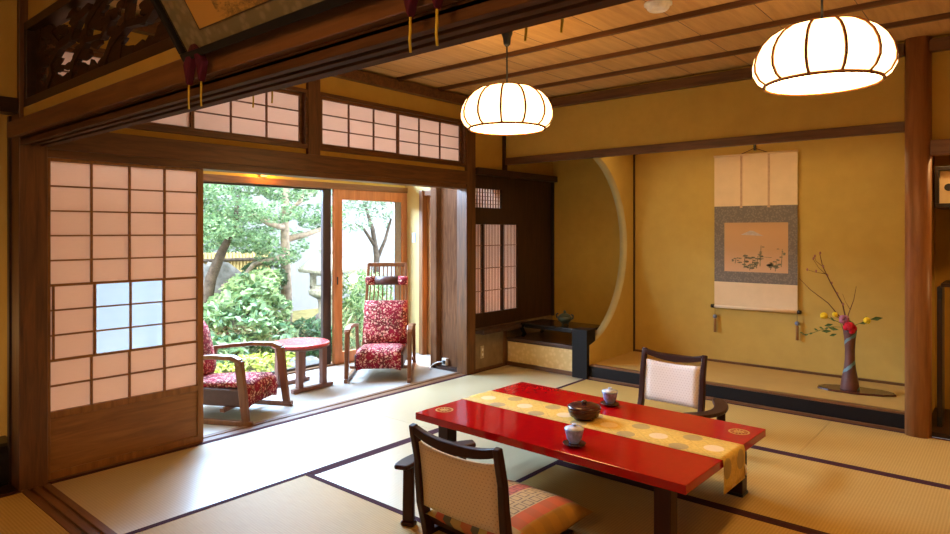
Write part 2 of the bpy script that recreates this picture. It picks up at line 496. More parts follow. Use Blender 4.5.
# ------------------------------------------------------------------ the setting
XL = -4.05      # room side of the wall with the paper doors
YT = 5.25       # front of the display alcove
XR = 1.0        # far side of the room
CZ = 2.66       # ceiling
floor = sboxes('floor', [(-5.44, 2.26, -2.66, 6.4, -.2, -.102), (XL, 2.2, -2.6, 5.25, -.102, -.052)], 'deepwood_x')
# tatami mats: (x0,x1,y0,y1, long axis)
mats = [(-4.04,-3.06,1.18,3.21,'y'), (-4.04,-3.06,3.21,5.24,'y'), (-3.06,-1.045,4.265,5.24,'x'), (-1.045,.99,4.265,5.24,'x'),
        (-3.06,-2.08,2.18,4.265,'y'), (-2.08,-.05,3.23,4.265,'x'), (-2.08,-.05,2.18,3.23,'x'), (-.05,.99,2.18,4.265,'y'),
        (-3.06,-1.045,1.18,2.18,'x'), (-1.045,.99,1.18,2.18,'x'), (-4.03,-3.05,-.95,1.045,'y'),
        (-3.05,-1.05,.05,1.045,'x'), (-1.05,.95,.05,1.045,'x'), (-3.05,-1.05,-.95,.05,'x'), (-1.05,.95,-.95,.05,'x')]
for (x0, x1, y0, y1, ax) in mats:
    L, W = (x1-x0, y1-y0) if ax == 'x' else (y1-y0, x1-x0)
    m = MB(); m.box(-L/2+.001, L/2-.001, -W/2+.001, W/2-.001, -.05, 0)
    t = m.build('tatami_mat', 'tatami_sheen' if ax == 'y' and y0 > 1.1 else 'tatami_warm', floor)  # main-room mats laid along y get the painted sheen
    t.location = ((x0+x1)/2, (y0+y1)/2, 0)
    if ax == 'y': t.rotation_euler.z = R(90)
    m = MB()
    for sg in (-1, 1):
        a, b = sorted((sg*(W/2-.0015), sg*(W/2-.034)))
        m.box(-L/2+.001, L/2-.001, a, b, -.01, .0016)
    m.build('cloth_border', 'brocade_dark', t, label='dark purple cloth border of the mat')
# threshold between the two rooms, with two sliding grooves
sboxes('threshold', [(-4.02, XR, 1.045, 1.075, -.05, .003), (-4.02, XR, 1.075, 1.095, -.05, -.006), (-4.02, XR, 1.095, 1.125, -.05, .003),
                     (-4.02, XR, 1.125, 1.145, -.05, -.006), (-4.02, XR, 1.145, 1.18, -.05, .003)], 'redwood_x', .001)
sboxes('door_sill', [(-4.17, -4.125, 1.17, 4.64, -.05, .004), (-4.125, -4.105, 1.17, 4.64, -.05, -.004), (-4.105, -4.04, 1.17, 4.64, -.05, .004)], 'redwood_y', .001)
sboxes('veranda_floor', [(-5.45, -4.17, -1.2, 5.12, -.10, -.004)], 'veranda')
sboxes('door_sill', [(-4.17, -4.03, -2.6, 1.04, -.05, .003)], 'deepwood_y')
# posts
sboxes('pillar', [(-4.16, -4.022, 1.04, 1.172, -.05, CZ)], 'darkwood_z', .004)
sboxes('pillar', [(-4.15, -4.022, 4.63, 4.762, -.05, CZ)], 'darkwood_z', .004)
sboxes('pillar', [(-4.13, -4.022, 2.845, 2.952, 1.93, CZ)], 'darkwood_z', .003)
sboxes('trim_1', [(-4.07, -4.02, 5.215, 5.265, 1.95, CZ-.06)], 'deepwood_z', .002)
# nageshi and head track along the garden side
sboxes('beam', [(-4.09, -4.018, 1.17, 4.632, 1.815, 1.94), (-4.16, -4.03, 1.17, 4.632, 1.772, 1.816)], 'darkwood_y', .003)
# plaster above
sboxes('wall_left', [(-4.11, -4.05, 1.17, 4.63, 1.93, 1.985), (-4.11, -4.05, 1.17, 4.63, 2.415, CZ), (-4.11, -4.05, 4.76, 6.25, 1.97, CZ)], 'plaster')
sboxes('ceiling_trim', [(-4.06, -3.985, 1.17, 5.25, 2.558, 2.64), (-4.0, -.6, 5.175, 5.255, 2.555, 2.635), (-.46, XR, 5.175, 5.255, 2.555, 2.635)], 'darkwood_x', .004)
# transom windows
def transom(n, y0, y1, ym):
    fr = sboxes('window_%d' % n, [(-4.10, -4.03, y0, y1, 1.98, 2.012), (-4.10, -4.03, y0, y1, 2.392, 2.42),
                                  (-4.10, -4.03, y0, y0+.018, 2.012, 2.392), (-4.10, -4.03, y1-.018, y1, 2.012, 2.392)], 'darkwood_y', .002)
    for (a, b, xo) in ((y0+.018, ym+.012, -4.062), (ym-.012, y1-.018, -4.084)):
        m = MB(); z0, z1 = 2.012, 2.392; t = .011
        m.box(xo-t, xo+t, a, b, z0, z0+.022); m.box(xo-t, xo+t, a, b, z1-.022, z1)
        m.box(xo-t, xo+t, a, a+.022, z0+.022, z1-.022); m.box(xo-t, xo+t, b-.022, b, z0+.022, z1-.022)
        for k in (1, 2):
            yy = a+.022+(b-a-.044)*k/3; m.box(xo-.006, xo+.008, yy-.005, yy+.005, z0+.022, z1-.022)
            zz = z0+.022+(z1-z0-.044)*k/3; m.box(xo-.006, xo+.007, a+.022, b-.022, zz-.004, zz+.004)
        s = m.build('sash', 'redwood_y', fr)
        m = MB(); m.box(xo-.009, xo-.007, a+.01, b-.01, z0+.01, z1-.01); m.build('paper', 'ranmapaper', s)
transom(1, 1.172, 2.845, 1.985)
transom(2, 2.952, 4.63, 3.775)
# sliding paper door
def shoji_door():
    y0, y1, x = 1.176, 2.062, -4.075
    t = .015
    m = MB()
    m.box(x-t, x+t, y0, y0+.02, .004, 1.775); m.box(x-t, x+t, y1-.038, y1, .004, 1.775)
    m.box(x-t, x+t, y0+.02, y1-.038, 1.755, 1.775); m.box(x-t, x+t, y0+.02, y1-.038, .338, .375); m.box(x-t, x+t, y0+.02, y1-.038, .004, .045)
    d = m.build('door_1', 'doorwood_z', None, .002); d['kind'] = 'structure'
    m = MB(); m.box(x-.008, x+.004, y0+.02, y1-.038, .045, .338); m.build('lower_panel', 'doorwood_y', d)
    a, b = y0+.02, y1-.038
    m = MB(); u = .0055
    def vb(y, z0, z1, w=u): m.box(x-.006, x+.010, y-w, y+w, z0, z1)
    def hb(z, ya, yb, w=.0045): m.box(x-.006, x+.009, ya, yb, z-w, z+w)
    zb, zt, z1, z2 = .375, 1.755, .655, 1.070
    for k in (1, 2, 3):
        y = a+(b-a)*k/4; vb(y, z2, zt); vb(y, zb, z1)
    for k in range(1, 5): hb(z2+(zt-z2)*k/5, a, b)
    hb(z2, a, b, .007); hb(z1, a, b, .007); hb((zb+z1)/2, a, b)
    yl, yr = 1.42, 1.812
    vb(yl, z1, z2, .007); vb(yr, z1, z2, .007); vb(a+.016, z1, z2, .005)
    for k in (1, 2): hb(z1+(z2-z1)*k/3, a, b)
    vb((yl+yr)/2, z1, z2)
    m.build('lattice', 'doorwood_y', d)
    m = MB()
    xp = x-.0085
    m.box(xp-.001, xp, a, b, zb, z1); m.box(xp-.001, xp, a, b, z2, zt); m.box(xp-.001, xp, a, yl, z1, z2); m.box(xp-.001, xp, yr, b, z1, z2)
    m.build('paper', 'shojipaper', d)
    m = MB(); m.quad([(xp-.002, yl, z1), (xp-.002, yr, z1), (xp-.002, yr, z2), (xp-.002, yl, z2)]); m.build('glass_pane', 'frosted', d, label='frosted bluish glass pane in the middle of the paper door')
shoji_door()
# beam between the rooms
sboxes('beam', [(-4.125, XR, 1.045, 1.072, 1.825, 1.862), (-4.13, XR, 1.092, 1.118, 1.825, 1.862), (-4.13, XR, 1.138, 1.178, 1.825, 1.862), (-4.13, XR, 1.045, 1.178, 1.848, 1.872)], 'kamoiwood', .002)
sboxes('beam', [(-4.145, XR, 1.015, 1.06, 1.868, 1.950), (-4.17, XR, 1.165, 1.205, 1.868, 1.957)], 'redwood_x', .003)
sboxes('wall_lintel', [(-4.022, XR, 1.06, 1.165, 1.872, 2.022), (-4.022, XR, 1.08, 1.15, 2.47, CZ), (-2.25, XR, 1.08, 1.15, 2.0, 2.47)], 'plaster')
# carved openwork transom
def carved():
    t = thing('carved_transom', 'dark carved openwork wooden panel of pine boughs above the lintel beam', 'carved panel', (-4.02, 1.11, 2.022))
    m = MB(); w, h = 1.75, .448
    for b in ((0, w, -.05, .045, 0, .045), (0, w, -.05, .045, h-.045, h), (0, .04, -.05, .045, .045, h-.045), (w-.05, w, -.05, .045, .045, h-.045)): m.box(*b)
    m.build('frame', 'deepwood_x', t, .003)
    m = MB(); rnd = random.Random(11)
    x0, x1, z0, z1 = .05, w-.05, .04, h-.045
    # bottom ground mass and side mass
    def blob(x, z, rx, rz, seed=None):
        n = 11; P = []
        for k in range(n):
            a = 2*math.pi*k/n; q = rnd.uniform(.7, 1.2)
            P.append((min(max(x+rx*q*math.cos(a), x0-.01), x1+.01), min(max(z+rz*q*math.sin(a), z0-.01), z1+.01)))
        d = rnd.uniform(.004, .010)
        m.prism(P, lambda a, b: (a, d, b), lambda a, b: (a, -d, b))
    for k in range(15): blob(x0+.06+k*.12, z0+rnd.uniform(.0, .05), .085, .055+.02*rnd.random())
    for k in range(8): blob(x0+.02, z0+k*.05, .05, .045)
    # trunks
    for (pts, r) in (([(.2,.06),(.3,.14),(.28,.2),(.42,.26),(.55,.27),(.66,.34),(.8,.36)], .024), ([(.55,.05),(.62,.16),(.75,.22),(.78,.3),(.95,.37),(1.1,.38)], .022), ([(.95,.06),(1.05,.15),(1.2,.2),(1.25,.33),(1.45,.38)], .022), ([(.42,.26),(.3,.33),(.16,.36)], .016), ([(.75,.22),(.95,.2),(1.05,.26)], .014), ([(1.2,.2),(1.4,.18),(1.6,.28)], .016)):
        m.sweep([(a, 0, b) for a, b in pts], r*1.7, .03, up=(0, 1, 0))
    for k in range(105):
        x = rnd.uniform(x0, x1); z = rnd.uniform(z0+.10, z1)
        hole = math.sin(x*13+1.2)*math.sin(z*21+x*5+.4)
        if hole > .22: continue
        blob(x, z, rnd.uniform(.04, .085), rnd.uniform(.014, .028))
    m.build('carving', 'carvedwood', t)
carved()
# framed painting leaning out over the beam
def framed_painting():
    t = thing('framed_painting', 'large framed ink landscape leaning forward above the lintel beam, black rim and brocade mount', 'framed picture', (-2.055, .985, 1.918), (R(31), 0, 0))
    w, h = 1.2, .56
    m = MB()
    for b in ((0, w, -.012, .05, 0, .024), (0, w, -.012, .05, h-.024, h), (0, .020, -.012, .05, .024, h-.024), (w-.020, w, -.012, .05, .024, h-.024)): m.box(*b)
    m.build('frame', 'mattblack', t, .003)
    m = MB(); m.box(.02, w-.02, .01, .018, .02, h-.02); m.build('mount', 'mountbrocade', t)
    m = MB(); a, b, c, d = .15, w-.15, .072, h-.072
    m.quad([(a, .0085, c), (b, .0085, c), (b, .0085, d), (a, .0085, d)])
    m.mi = 1
    for q in ((a-.004, b+.004, .007, .010, c-.004, c), (a-.004, a, .007, .010, c, d), (b, b+.004, .007, .010, c, d), (a-.004, b+.004, .007, .010, d, d+.004)): m.box(*q)
    m.build('painting', ['framedpainting', 'deepwood_x'], t)
    m = MB(); m.quad([(.02, -.003, .02), (w-.02, -.003, .02), (w-.02, -.003, h-.02), (.02, -.003, h-.02)]); m.build('glass_pane', 'glass', t)
framed_painting()
def frame_cushion(x, y, label, sgn=-1, sep=.04, dz=0):
    t = thing('frame_cushion', label, 'frame cushion', (x, y, 1.93+dz), (0, 0, 0 if sgn < 0 else math.pi))
    m = MB()
    for (cx, lean) in ((-sep*.7, -.012), (sep*.7, .012)):
        m.prism([(-.008+cx*.2, .028), (.008+cx*.2, .028), (cx+.022+lean, -.035), (cx+lean, -.098), (cx-.022+lean, -.03)], lambda a, b: (a, -.016, b), lambda a, b: (a, .010, b))
    m.build('cushion', 'purple', t, .006)
    for cx in (-sep, sep):
        m = MB(); m.tube([(cx, -.004, -.095), (cx+.002, -.006, -.12), (cx-.001, -.005, -.145), (cx+.003, -.006, -.172)], .0032, 6)
        m.build('cord_tassel', 'yellowcord', t, label='thin yellow cord hanging below the purple cloth')
frame_cushion(-1.985, .985, 'dark purple cloth cushion with yellow cords under the framed painting, beside the carved panel')
frame_cushion(-.975, .985, 'purple cloth cushion with yellow cords under the framed painting, nearer the hanging lamps')
frame_cushion(-2.017, 1.232, 'yellow cord tips hanging below the beam in front of the paper transom window', 1, .06, .05)
frame_cushion(-.84, 1.232, 'yellow cord tips hanging below the beam beside the black lamp socket', 1, .05, .06)
# ceiling
sboxes('ceiling', [(-4.06, XR, 1.17, 5.25, CZ, CZ+.03)], 'ceilwood')
m = MB()
x = -3.86
while x < XR:
    m.box(x-.002, x+.002, 1.17, 5.25, CZ-.0006, CZ+.004); x += .45
struct('ceiling_joint', m, 'deepwood_y')
for y in (1.72, 2.22, 2.72, 3.22, 3.72, 4.22, 4.72):
    sboxes('ceiling_batten', [(-4.0, XR, y-.014, y+.014, 2.628, CZ-.0003)], 'darkwood_x', .002)
sboxes('ceiling', [(-4.06, 2.2, -2.6, 1.17, CZ, CZ+.03)], 'ceilwood')
# near room shell (behind the viewer)
sboxes('wall_near', [(-4.15, 2.2, -2.66, -2.6, 0, CZ)], 'plaster')
sboxes('wall_right', [(2.2, 2.26, -2.6, 1.17, 0, CZ), (XR, XR+.06, 1.17, 6.2, 0, CZ), (XR, 2.2, 1.11, 1.17, 0, CZ)], 'plaster')
sboxes('wall_left', [(-4.12, -4.06, -2.6, 1.04, 2.07, CZ), (-4.12, -4.06, -2.6, -.2, 0, 1.99)], 'plaster')
sboxes('beam', [(-4.14, -4.03, -2.6, 1.04, 1.99, 2.07)], 'deepwood_y', .003)
sboxes('wall_left', [(-5.45, -4.16, 1.10, 1.16, 0, CZ), (-5.45, -5.39, -2.6, 1.1, 0, CZ), (-5.45, -4.1, -2.66, -2.6, 0, CZ)], 'plasterlight')
sboxes('trim_2', [(-4.195, -4.16, 1.03, 1.10, 0, 1.99)], 'deepwood_z')
# veranda envelope
sboxes('wall_garden', [(-5.45, -5.38, 1.1, 5.12, 1.862, 1.98), (-5.45, -5.38, 1.1, 5.12, 2.5, CZ)], 'plasterlight')
sboxes('beam', [(-5.46, -5.34, 1.1, 5.12, 1.80, 1.862)], 'redwood_y', .003)
sboxes('ceiling_veranda', [(-5.5, -4.1, -2.6, 5.3, CZ, CZ+.03)], 'ceilwood')
sboxes('wall_end', [(-5.38, -5.11, 5.12, 5.18, 0, CZ), (-5.11, -4.16, 5.12, 5.18, 1.82, CZ)], 'plasterpale')
sboxes('trim_3', [(-5.11, -5.055, 5.07, 5.20, 0, 1.82)], 'redwood_z', .003)
sboxes('trim_4', [(-5.055, -4.965, 5.14, 5.22, 0, 1.82)], 'doorwood_z', .003)
sboxes('trim_5', [(-5.11, -4.15, 5.09, 5.16, 1.76, 1.82)], 'redwood_x', .003)
# board partition between the main post and the passage
sboxes('wall_board', [(-4.44, -4.15, 4.712, 4.742, 0, 1.80)], 'roughboard')
sboxes('trim_6', [(-4.535, -4.45, 4.66, 4.76, 0, 1.86)], 'roughboard', .006)
sboxes('trim_7', [(-4.50, -4.15, 4.66, 4.715, 0, .022), (-4.44, -4.15, 4.672, 4.715, .022, .035)], 'deepwood_x')
sboxes('wall_board', [(-4.54, -4.15, 4.70, 4.73, 1.80, CZ)], 'plasterlight')
# passage behind, lit by a small lamp
sboxes('wall_passage', [(-5.3, -4.1, 6.3, 6.36, 0, CZ), (-5.36, -5.3, 5.18, 6.36, 0, CZ)], 'plasterlight')
sboxes('veranda_floor', [(-5.3, -4.1, 5.12, 6.3, -.1, -.004)], 'veranda')
# glazing towards the garden
def glazing():
    # fixed dark aluminium sash, open view
    x = -5.42
    m = MB(); m.box(x-.02, x+.02, 3.995, 4.095, .0, 1.80); m.box(x-.02, x+.02, 1.2, 4.0, 0, .035); m.box(x-.02, x+.02, 1.2, 4.0, 1.785, 1.80); m.box(x-.02, x+.02, 2.28, 2.35, .03, 1.79)
    d = m.build('window_3', 'aluminium', None, .003); d['kind'] = 'structure'
    m = MB(); m.quad([(x, 1.2, .035), (x, 4.0, .035), (x, 4.0, 1.785), (x, 1.2, 1.785)]); m.build('glass_pane', 'glass', d)
    x = -5.37
    m = MB(); y0, y1 = 4.10, 5.12
    m.box(x-.02, x+.02, y0, y0+.10, .0, 1.80); m.box(x-.02, x+.02, y1-.085, y1, 0, 1.80)
    m.box(x-.02, x+.02, y0+.10, y1-.085, 1.695, 1.80); m.box(x-.02, x+.02, y0+.10, y1-.085, 0, .12)
    d = m.build('door_2', 'cedar', None, .003); d['kind'] = 'structure'
    m = MB(); m.quad([(x, y0+.1, .12), (x, y1-.085, .12), (x, y1-.085, 1.695), (x, y0+.1, 1.695)]); m.build('glass_pane', 'glass', d)
    m = MB(); m.box(x-.012, x+.012, 4.935, 5.036, .12, 1.695); m.build('inner_stile', 'greyframe', d)
    m = MB(); m.box(x+.0195, x+.022, 4.13, 4.145, .82, .90); m.build('finger_pull', 'blackplastic', d)
    sboxes('window_sill', [(-5.47, -5.35, 1.15, 5.12, -.06, .012)], 'redwood_y', .002)
    m = MB(); x = -5.41
    for y in (1.2, 2.2, 3.2, 4.2, 5.08): m.box(x-.015, x+.015, y-.02, y+.02, 1.98, 2.5)
    m.box(x-.014, x+.014, 1.2, 5.1, 1.98, 2.0); m.box(x-.014, x+.014, 1.2, 5.1, 2.475, 2.5)
    d = m.build('window_4', 'redwood_y', None); d['kind'] = 'structure'  # unseen clerestory, added to let daylight reach the transom paper
    m = MB(); m.quad([(x, 1.2, 2.0), (x, 5.1, 2.0), (x, 5.1, 2.475), (x, 1.2, 2.475)]); m.build('glass_pane', 'glass', d)
glazing()
# ------------------------------------------------------------------ side alcove (window bay, low cupboard)
def shoin():
    x0, x1 = -4.10, -4.055
    Y0, Y1 = 4.76, 6.22
    m = MB()
    A, B = 4.785, 5.508
    m.box(x0, x1, Y0, Y1, 1.79, 1.93); m.box(x0, x1, Y0, A, .42, 1.79)
    m.box(x0, x1, B, Y1, .42, 1.79); m.box(x0, x1, 5.215, B, 1.60, 1.79); m.box(x0, x1, A, B, 1.455, 1.60); m.box(x0, x1, A, B, .42, .535)
    struct('wall_window_bay', m, 'deepwood_z')
    sboxes('beam', [(-4.06, -3.985, 4.76, 6.15, 1.92, 1.985)], 'deepwood_y', .003)
    m = MB()
    for y in (4.921, 5.236): m.box(x1-.03, x1+.004, y-.009, y+.009, .535, 1.455)
    m.box(x1-.03, x1+.002, A, B, .535, .56); m.box(x1-.03, x1+.002, A, B, 1.435, 1.455); m.box(x1-.03, x1+.002, B-.02, B, .56, 1.435)
    d = m.build('window_5', 'deepwood_z', None); d['kind'] = 'structure'
    m = MB(); y = A+.012
    while y < B: m.box(x1-.024, x1-.016, y-.0022, y+.0022, .55, 1.44); y += .0245
    for z in (.775, 1.0, 1.225): m.box(x1-.024, x1-.010, A, B, z-.004, z+.004)
    m.build('lattice', 'redwood_z', d)
    m = MB(); m.box(x1-.028, x1-.026, A, B, .54, 1.45); m.build('paper', 'shoinpaper', d)
    m = MB(); y = A+.015
    while y < 5.21: m.box(x1-.024, x1-.012, y-.004, y+.004, 1.60, 1.79); y += .042
    for k in range(1, 5): m.box(x1-.024, x1-.014, A, 5.215, 1.60+.19*k/5-.003, 1.60+.19*k/5+.003)
    d = m.build('window_6', 'redwood_z', None); d['kind'] = 'structure'
    m = MB(); m.box(x1-.03, x1-.028, A, 5.215, 1.60, 1.79); m.build('paper', 'shoinpaper', d)
    # sill board and the low wall under it
    sboxes('window_board', [(-4.10, -3.925, 4.765, 5.62, .372, .415)], 'shelfwood', .004)
    sboxes('wall_low', [(-4.10, -4.03, 4.76, 5.21, 0, .372)], 'plasterbrown')
    sboxes('trim_8', [(-4.06, -4.015, 5.195, 5.25, 0, .372), (-4.05, -4.022, 4.76, 5.2, 0, .03)], 'darkwood_z', .002)
    sboxes('wall_low', [(-4.10, -4.055, 5.2, 6.2, 0, .42)], 'plasterbrown')
    sboxes('wall_back', [(-4.1, -3.13, 6.15, 6.26, 0, 2.4)], 'plaster')
    sboxes('ceiling_alcove', [(-4.1, -.45, 5.275, 6.26, 2.36, 2.4)], 'ceilwood')
    sboxes('trim_9', [(-4.056, -4.03, 6.12, 6.15, .415, 1.93)], 'blacktrim')
shoin()
# wall with the round opening
def round_wall():
    cy, cz, r = 5.06, 1.22, .93
    m = MB(); z0, z1 = .0, 2.36; n = 48
    za, zb = cz-math.sqrt(r*r-(YT-cy)**2), cz+math.sqrt(r*r-(YT-cy)**2)
    arc = [(YT, z0), (YT, za)]
    t0 = math.atan2(za-cz, YT-cy); t1 = math.atan2(zb-cz, YT-cy)
    for k in range(1, n): t = t0+(t1-t0)*k/n; arc.append((cy+r*math.cos(t), cz+r*math.sin(t)))
    arc += [(YT, zb), (YT, z1)]
    for xx, s in ((-3.05, 0), (-3.13, 0)):
        for (a, b) in zip(arc, arc[1:]): m.quad([(xx, a[0], a[1]), (xx, 6.2, a[1]), (xx, 6.2, b[1]), (xx, b[0], b[1])])
    m.mi = 1; m.sm = True
    for (a, b) in zip(arc, arc[1:]): m.quad([(-3.05, a[0], a[1]), (-3.05, b[0], b[1]), (-3.13, b[0], b[1]), (-3.13, a[0], a[1])])
    bmesh.ops.remove_doubles(m.bm, verts=m.bm.verts[:], dist=1e-5)
    struct('wall_round_opening', m, ['plasterlight', 'plasterpale'])
round_wall()
sboxes('post', [(-3.215, -3.055, 5.205, 5.36, 0, .452)], 'mattblack', .003)
# low cupboard
def cupboard():
    t = thing('low_cupboard', 'low built-in cupboard with pale gold sliding doors under the black lacquer table', 'cupboard', (-3.62, 5.25, 0))
    m = MB(); m.box(-.395, .40, 0, .9, .245, .275); m.box(-.395, .40, -.012, .03, .262, .285); m.build('top_board', 'shelfwood', t, .003)
    m = MB(); m.box(-.395, .40, -.01, .03, 0, .04); m.build('base_rail', 'darkwood_x', t, .002)
    for a, b, y in ((-.395, .012, .012), (-.012, .40, .002)):
        m = MB(); m.box(a, b, y, y+.008, .04, .245); m.build('door', 'goldfloral', t)
    m = MB(); m.box(-.395, .40, .03, .9, 0.0, .012); m.build('bottom_board', 'deepwood_x', t)
cupboard()
# display alcove
sboxes('alcove_floor', [(-3.05, -.6, 5.262, 6.2, .02, .132)], 'toko_mat')
sboxes('alcove_sill', [(-3.055, -.6, 5.245, 5.30, .018, .118)], 'mattblack', .003)
sboxes('trim_10', [(-3.055, -.6, 5.243, 5.295, .118, .134)], 'redwood_x', .002)
sboxes('baseboard_back', [(-3.06, -.6, 5.232, 5.262, 0, .02)], 'redwood_x', .002)
sboxes('baseboard_alcove', [(-3.05, -.5, 6.135, 6.15, .132, .152)], 'darkwood_x')
sboxes('wall_back', [(-3.13, -.5, 6.15, 6.26, 0, 2.4)], 'plasterlight')
sboxes('wall_right', [(-.56, -.50, 5.30, 6.2, 0, 2.36)], 'plasterlight')
sboxes('beam', [(-4.03, -.60, 5.225, 5.275, 2.045, 2.115)], 'darkwood_x', .003)
sboxes('wall_back', [(-4.05, -.52, 5.24, 5.27, 2.115, CZ), (-.52, XR, 5.24, 5.27, 1.97, CZ)], 'plaster')
sboxes('trim_11', [(-3.06, -3.04, 6.125, 6.15, .13, 2.36)], 'deepwood_z')
# corner pillar, rounded log with flattened front
m = MB()
prof = []
for k in range(16):
    a = 2*math.pi*k/16
    prof.append((-.528+.076*math.copysign(abs(math.cos(a))**.75, math.cos(a)), 5.235+.076*math.copysign(abs(math.sin(a))**.75, math.sin(a))))
m.sm = True
m.prism(prof, lambda a, b: (a, b, -.02), lambda a, b: (a, b, CZ))
pl = struct('pillar', m, 'pillarwood')
# right bay with shelves
sboxes('beam', [(-.455, XR, 5.17, 5.245, 1.868, 1.968)], 'redwood_x', .003)
sboxes('wall_back', [(-.5, XR, 6.0, 6.06, 0, 2.1)], 'plaster')
sboxes('alcove_floor', [(-.50, XR, 5.25, 6.0, 0, .03)], 'deepwood_x')
sboxes('ceiling_alcove', [(-.5, XR, 5.26, 6.06, 2.0, 2.04)], 'deepwood_x')
def wall_cabinet():
    t = thing('wall_cabinet', 'dark framed wall cupboard with cream doors beyond the thick corner pillar', 'cupboard', (-.455, 5.45, 1.53))
    w, h = 1.43, .285
    m = MB(); m.box(0, w, 0, .5, 0, .03); m.box(0, w, 0, .5, h-.03, h); m.box(0, .025, 0, .5, .03, h-.03); m.box(w-.025, w, 0, .5, .03, h-.03); m.build('frame', 'blacktrim', t, .003)
    for a, b, y in ((.025, .70, .03), (.68, w-.025, .015)):
        m = MB(); m.box(a, b, y, y+.012, .03, h-.03); d = m.build('door', 'creampaper', t)
        m = MB(); cx = a+.052
        m.prism([(cx+.026*math.cos(2*math.pi*k/16), .14+.026*math.sin(2*math.pi*k/16)) for k in range(16)], lambda p, q: (p, y-.004, q), lambda p, q: (p, y+.002, q)); m.build('door_pull', 'blackplastic', d)
wall_cabinet()
m = MB(); m.box(-.42, XR, 5.45, 5.85, .985, 1.01); tag(m.build('wall_shelf', 'deepwood_x', None, .002), 'thin dark wooden shelf board below the cream-doored wall cupboard', 'shelf')
m = MB(); m.box(-.44, -.41, 5.42, 5.6, .03, .985); m.mi = 1; m.box(-.435, -.415, 5.41, 5.42, .1, .9); tag(m.build('shelf_support', ['blacktrim', 'deepwood_z'], None, .002), 'dark upright board carrying the thin shelf beyond the corner pillar', 'shelf support')

# ------------------------------------------------------------------ lamps
def pendant(label, x, y, zb, cordtop=CZ):
    t = thing('pendant_lamp', label, 'pendant lamp', (x, y, zb))
    # profile: r,z from the bottom ring to the top
    pr = [(.240, .0), (.272, .025), (.291, .062), (.293, .095), (.284, .135), (.262, .178), (.228, .215), (.180, .245), (.12, .262), (.06, .268)]
    lobe = lambda a, z: 1-.035*abs(math.sin(a*6))**4*(1 if 0 else 0) - .03*(1-abs(math.sin((a)*6)))**2
    m = MB(); m.lathe(pr, 96, lobe=lobe, cap=False); m.build('lamp_shade', 'lampshade', t)
    m = MB(); m.lathe([(.0, -.012), (.12, -.010), (.2, -.005), (.236, .001)], 48, cap=False); m.build('diffuser', 'lampdisc', t)
    for k in range(12):
        a = 2*math.pi*k/12
        m = MB(); m.tube([(r*.972*math.cos(a), r*.972*math.sin(a), z+.001) for r, z in [(q*1.012, w) for q, w in pr]], .0072, 6)
        m.build('rib', 'ribwood', t)
    m = MB(); m.tube([(.241*math.cos(2*math.pi*k/48), .241*math.sin(2*math.pi*k/48), 0) for k in range(49)], .0085, 6); m.build('ring', 'ribwood', t)
    m = MB(); m.lathe([(.065, .262), (.07, .272), (.02, .280)], 20); m.build('top_cap', 'chairwood', t)
    m = MB(); m.tube([(0, 0, .27), (0, 0, cordtop-zb-.03)], .0055, 8); m.build('cord', 'blackplastic', t)
    h = cordtop-zb
    m = MB(); m.lathe([(.010, h-.115), (.022, h-.10), (.026, h-.06), (.036, h-.035), (.036, h-.0)], 16); m.build('ceiling_socket', 'blackplastic', t)
pendant('lit white paper pendant lamp hanging beside the corner of the transom windows', -2.50, 3.268, 2.022)
pendant('bigger looking lit pumpkin shaped paper lamp in front of the alcove wall and thick pillar', -.695, 3.277, 2.045)
m = MB(); m.lathe([(.052, -.040), (.062, -.030), (.066, -.012), (.078, -.010), (.078, 0)], 24)
o = m.build('smoke_detector', 'whiteplastic'); o.location = (-1.57, 3.46, CZ); tag(o, 'small round white smoke detector on the wooden ceiling', 'smoke detector')

# wall lamp above the garden window, passage lamp, switch, outlets
t = thing('wall_lamp', 'small glowing amber wall lamp above the garden window', 'wall lamp', (-5.375, 3.29, 1.895))
m = MB(); m.box(0, .012, -.035, .035, -.02, .035); m.build('back_plate', 'redwood_z', t)
m = MB(); m.box(.012, .06, -.02, .02, -.022, .03); m.build('lamp_shade', 'walllamp', t, .004)
m = MB(); m.lathe([(.06, 0), (.075, .01), (.075, .34), (.06, .35)], 20)
o = m.build('floor_lantern', 'floorlamp'); o.location = (-4.62, 5.42, .0); tag(o, 'glowing floor lantern seen through the narrow gap beside the board wall', 'lantern')
m = MB(); m.box(-.03, .03, -.008, 0, -.055, .055); m.mi = 1; m.box(-.012, .012, -.011, -.008, -.02, .02)
o = m.build('light_switch', ['greyplastic', 'whiteplastic'], None, .001); o.location = (-5.235, 5.12, 1.295); tag(o, 'grey light switch plate on the pale end wall of the veranda', 'light switch')
m = MB(); m.box(0, .008, -.024, .024, -.06, .06); m.mi = 1; m.box(.008, .010, -.009, .009, -.036, -.012); m.box(.008, .010, -.009, .009, .012, .036)
o = m.build('wall_outlet', ['beigeplate', 'whiteplastic'], None, .001); o.location = (-4.03, 4.865, .185); tag(o, 'beige wall outlet plate low on the brown panel under the window board', 'wall outlet')
t = thing('power_adapter', 'white plug adapter with a cable at the foot of the rough board wall', 'power adapter', (-4.36, 4.695, .035))
m = MB(); m.box(-.03, .03, -.022, .014, .005, .075); m.build('adapter_body', 'whiteplastic', t, .004)
m = MB(); m.box(-.012, .02, -.034, -.022, .02, .055); m.build('plug', 'blackplastic', t, .003)
m = MB(); m.tube([(-.02, -.03, .04), (-.07, -.05, .03), (-.13, -.045, 0), (-.15, -.07, -.03), (-.10, -.10, -.031)], .006, 8); m.build('cable', 'whiteplastic', t)

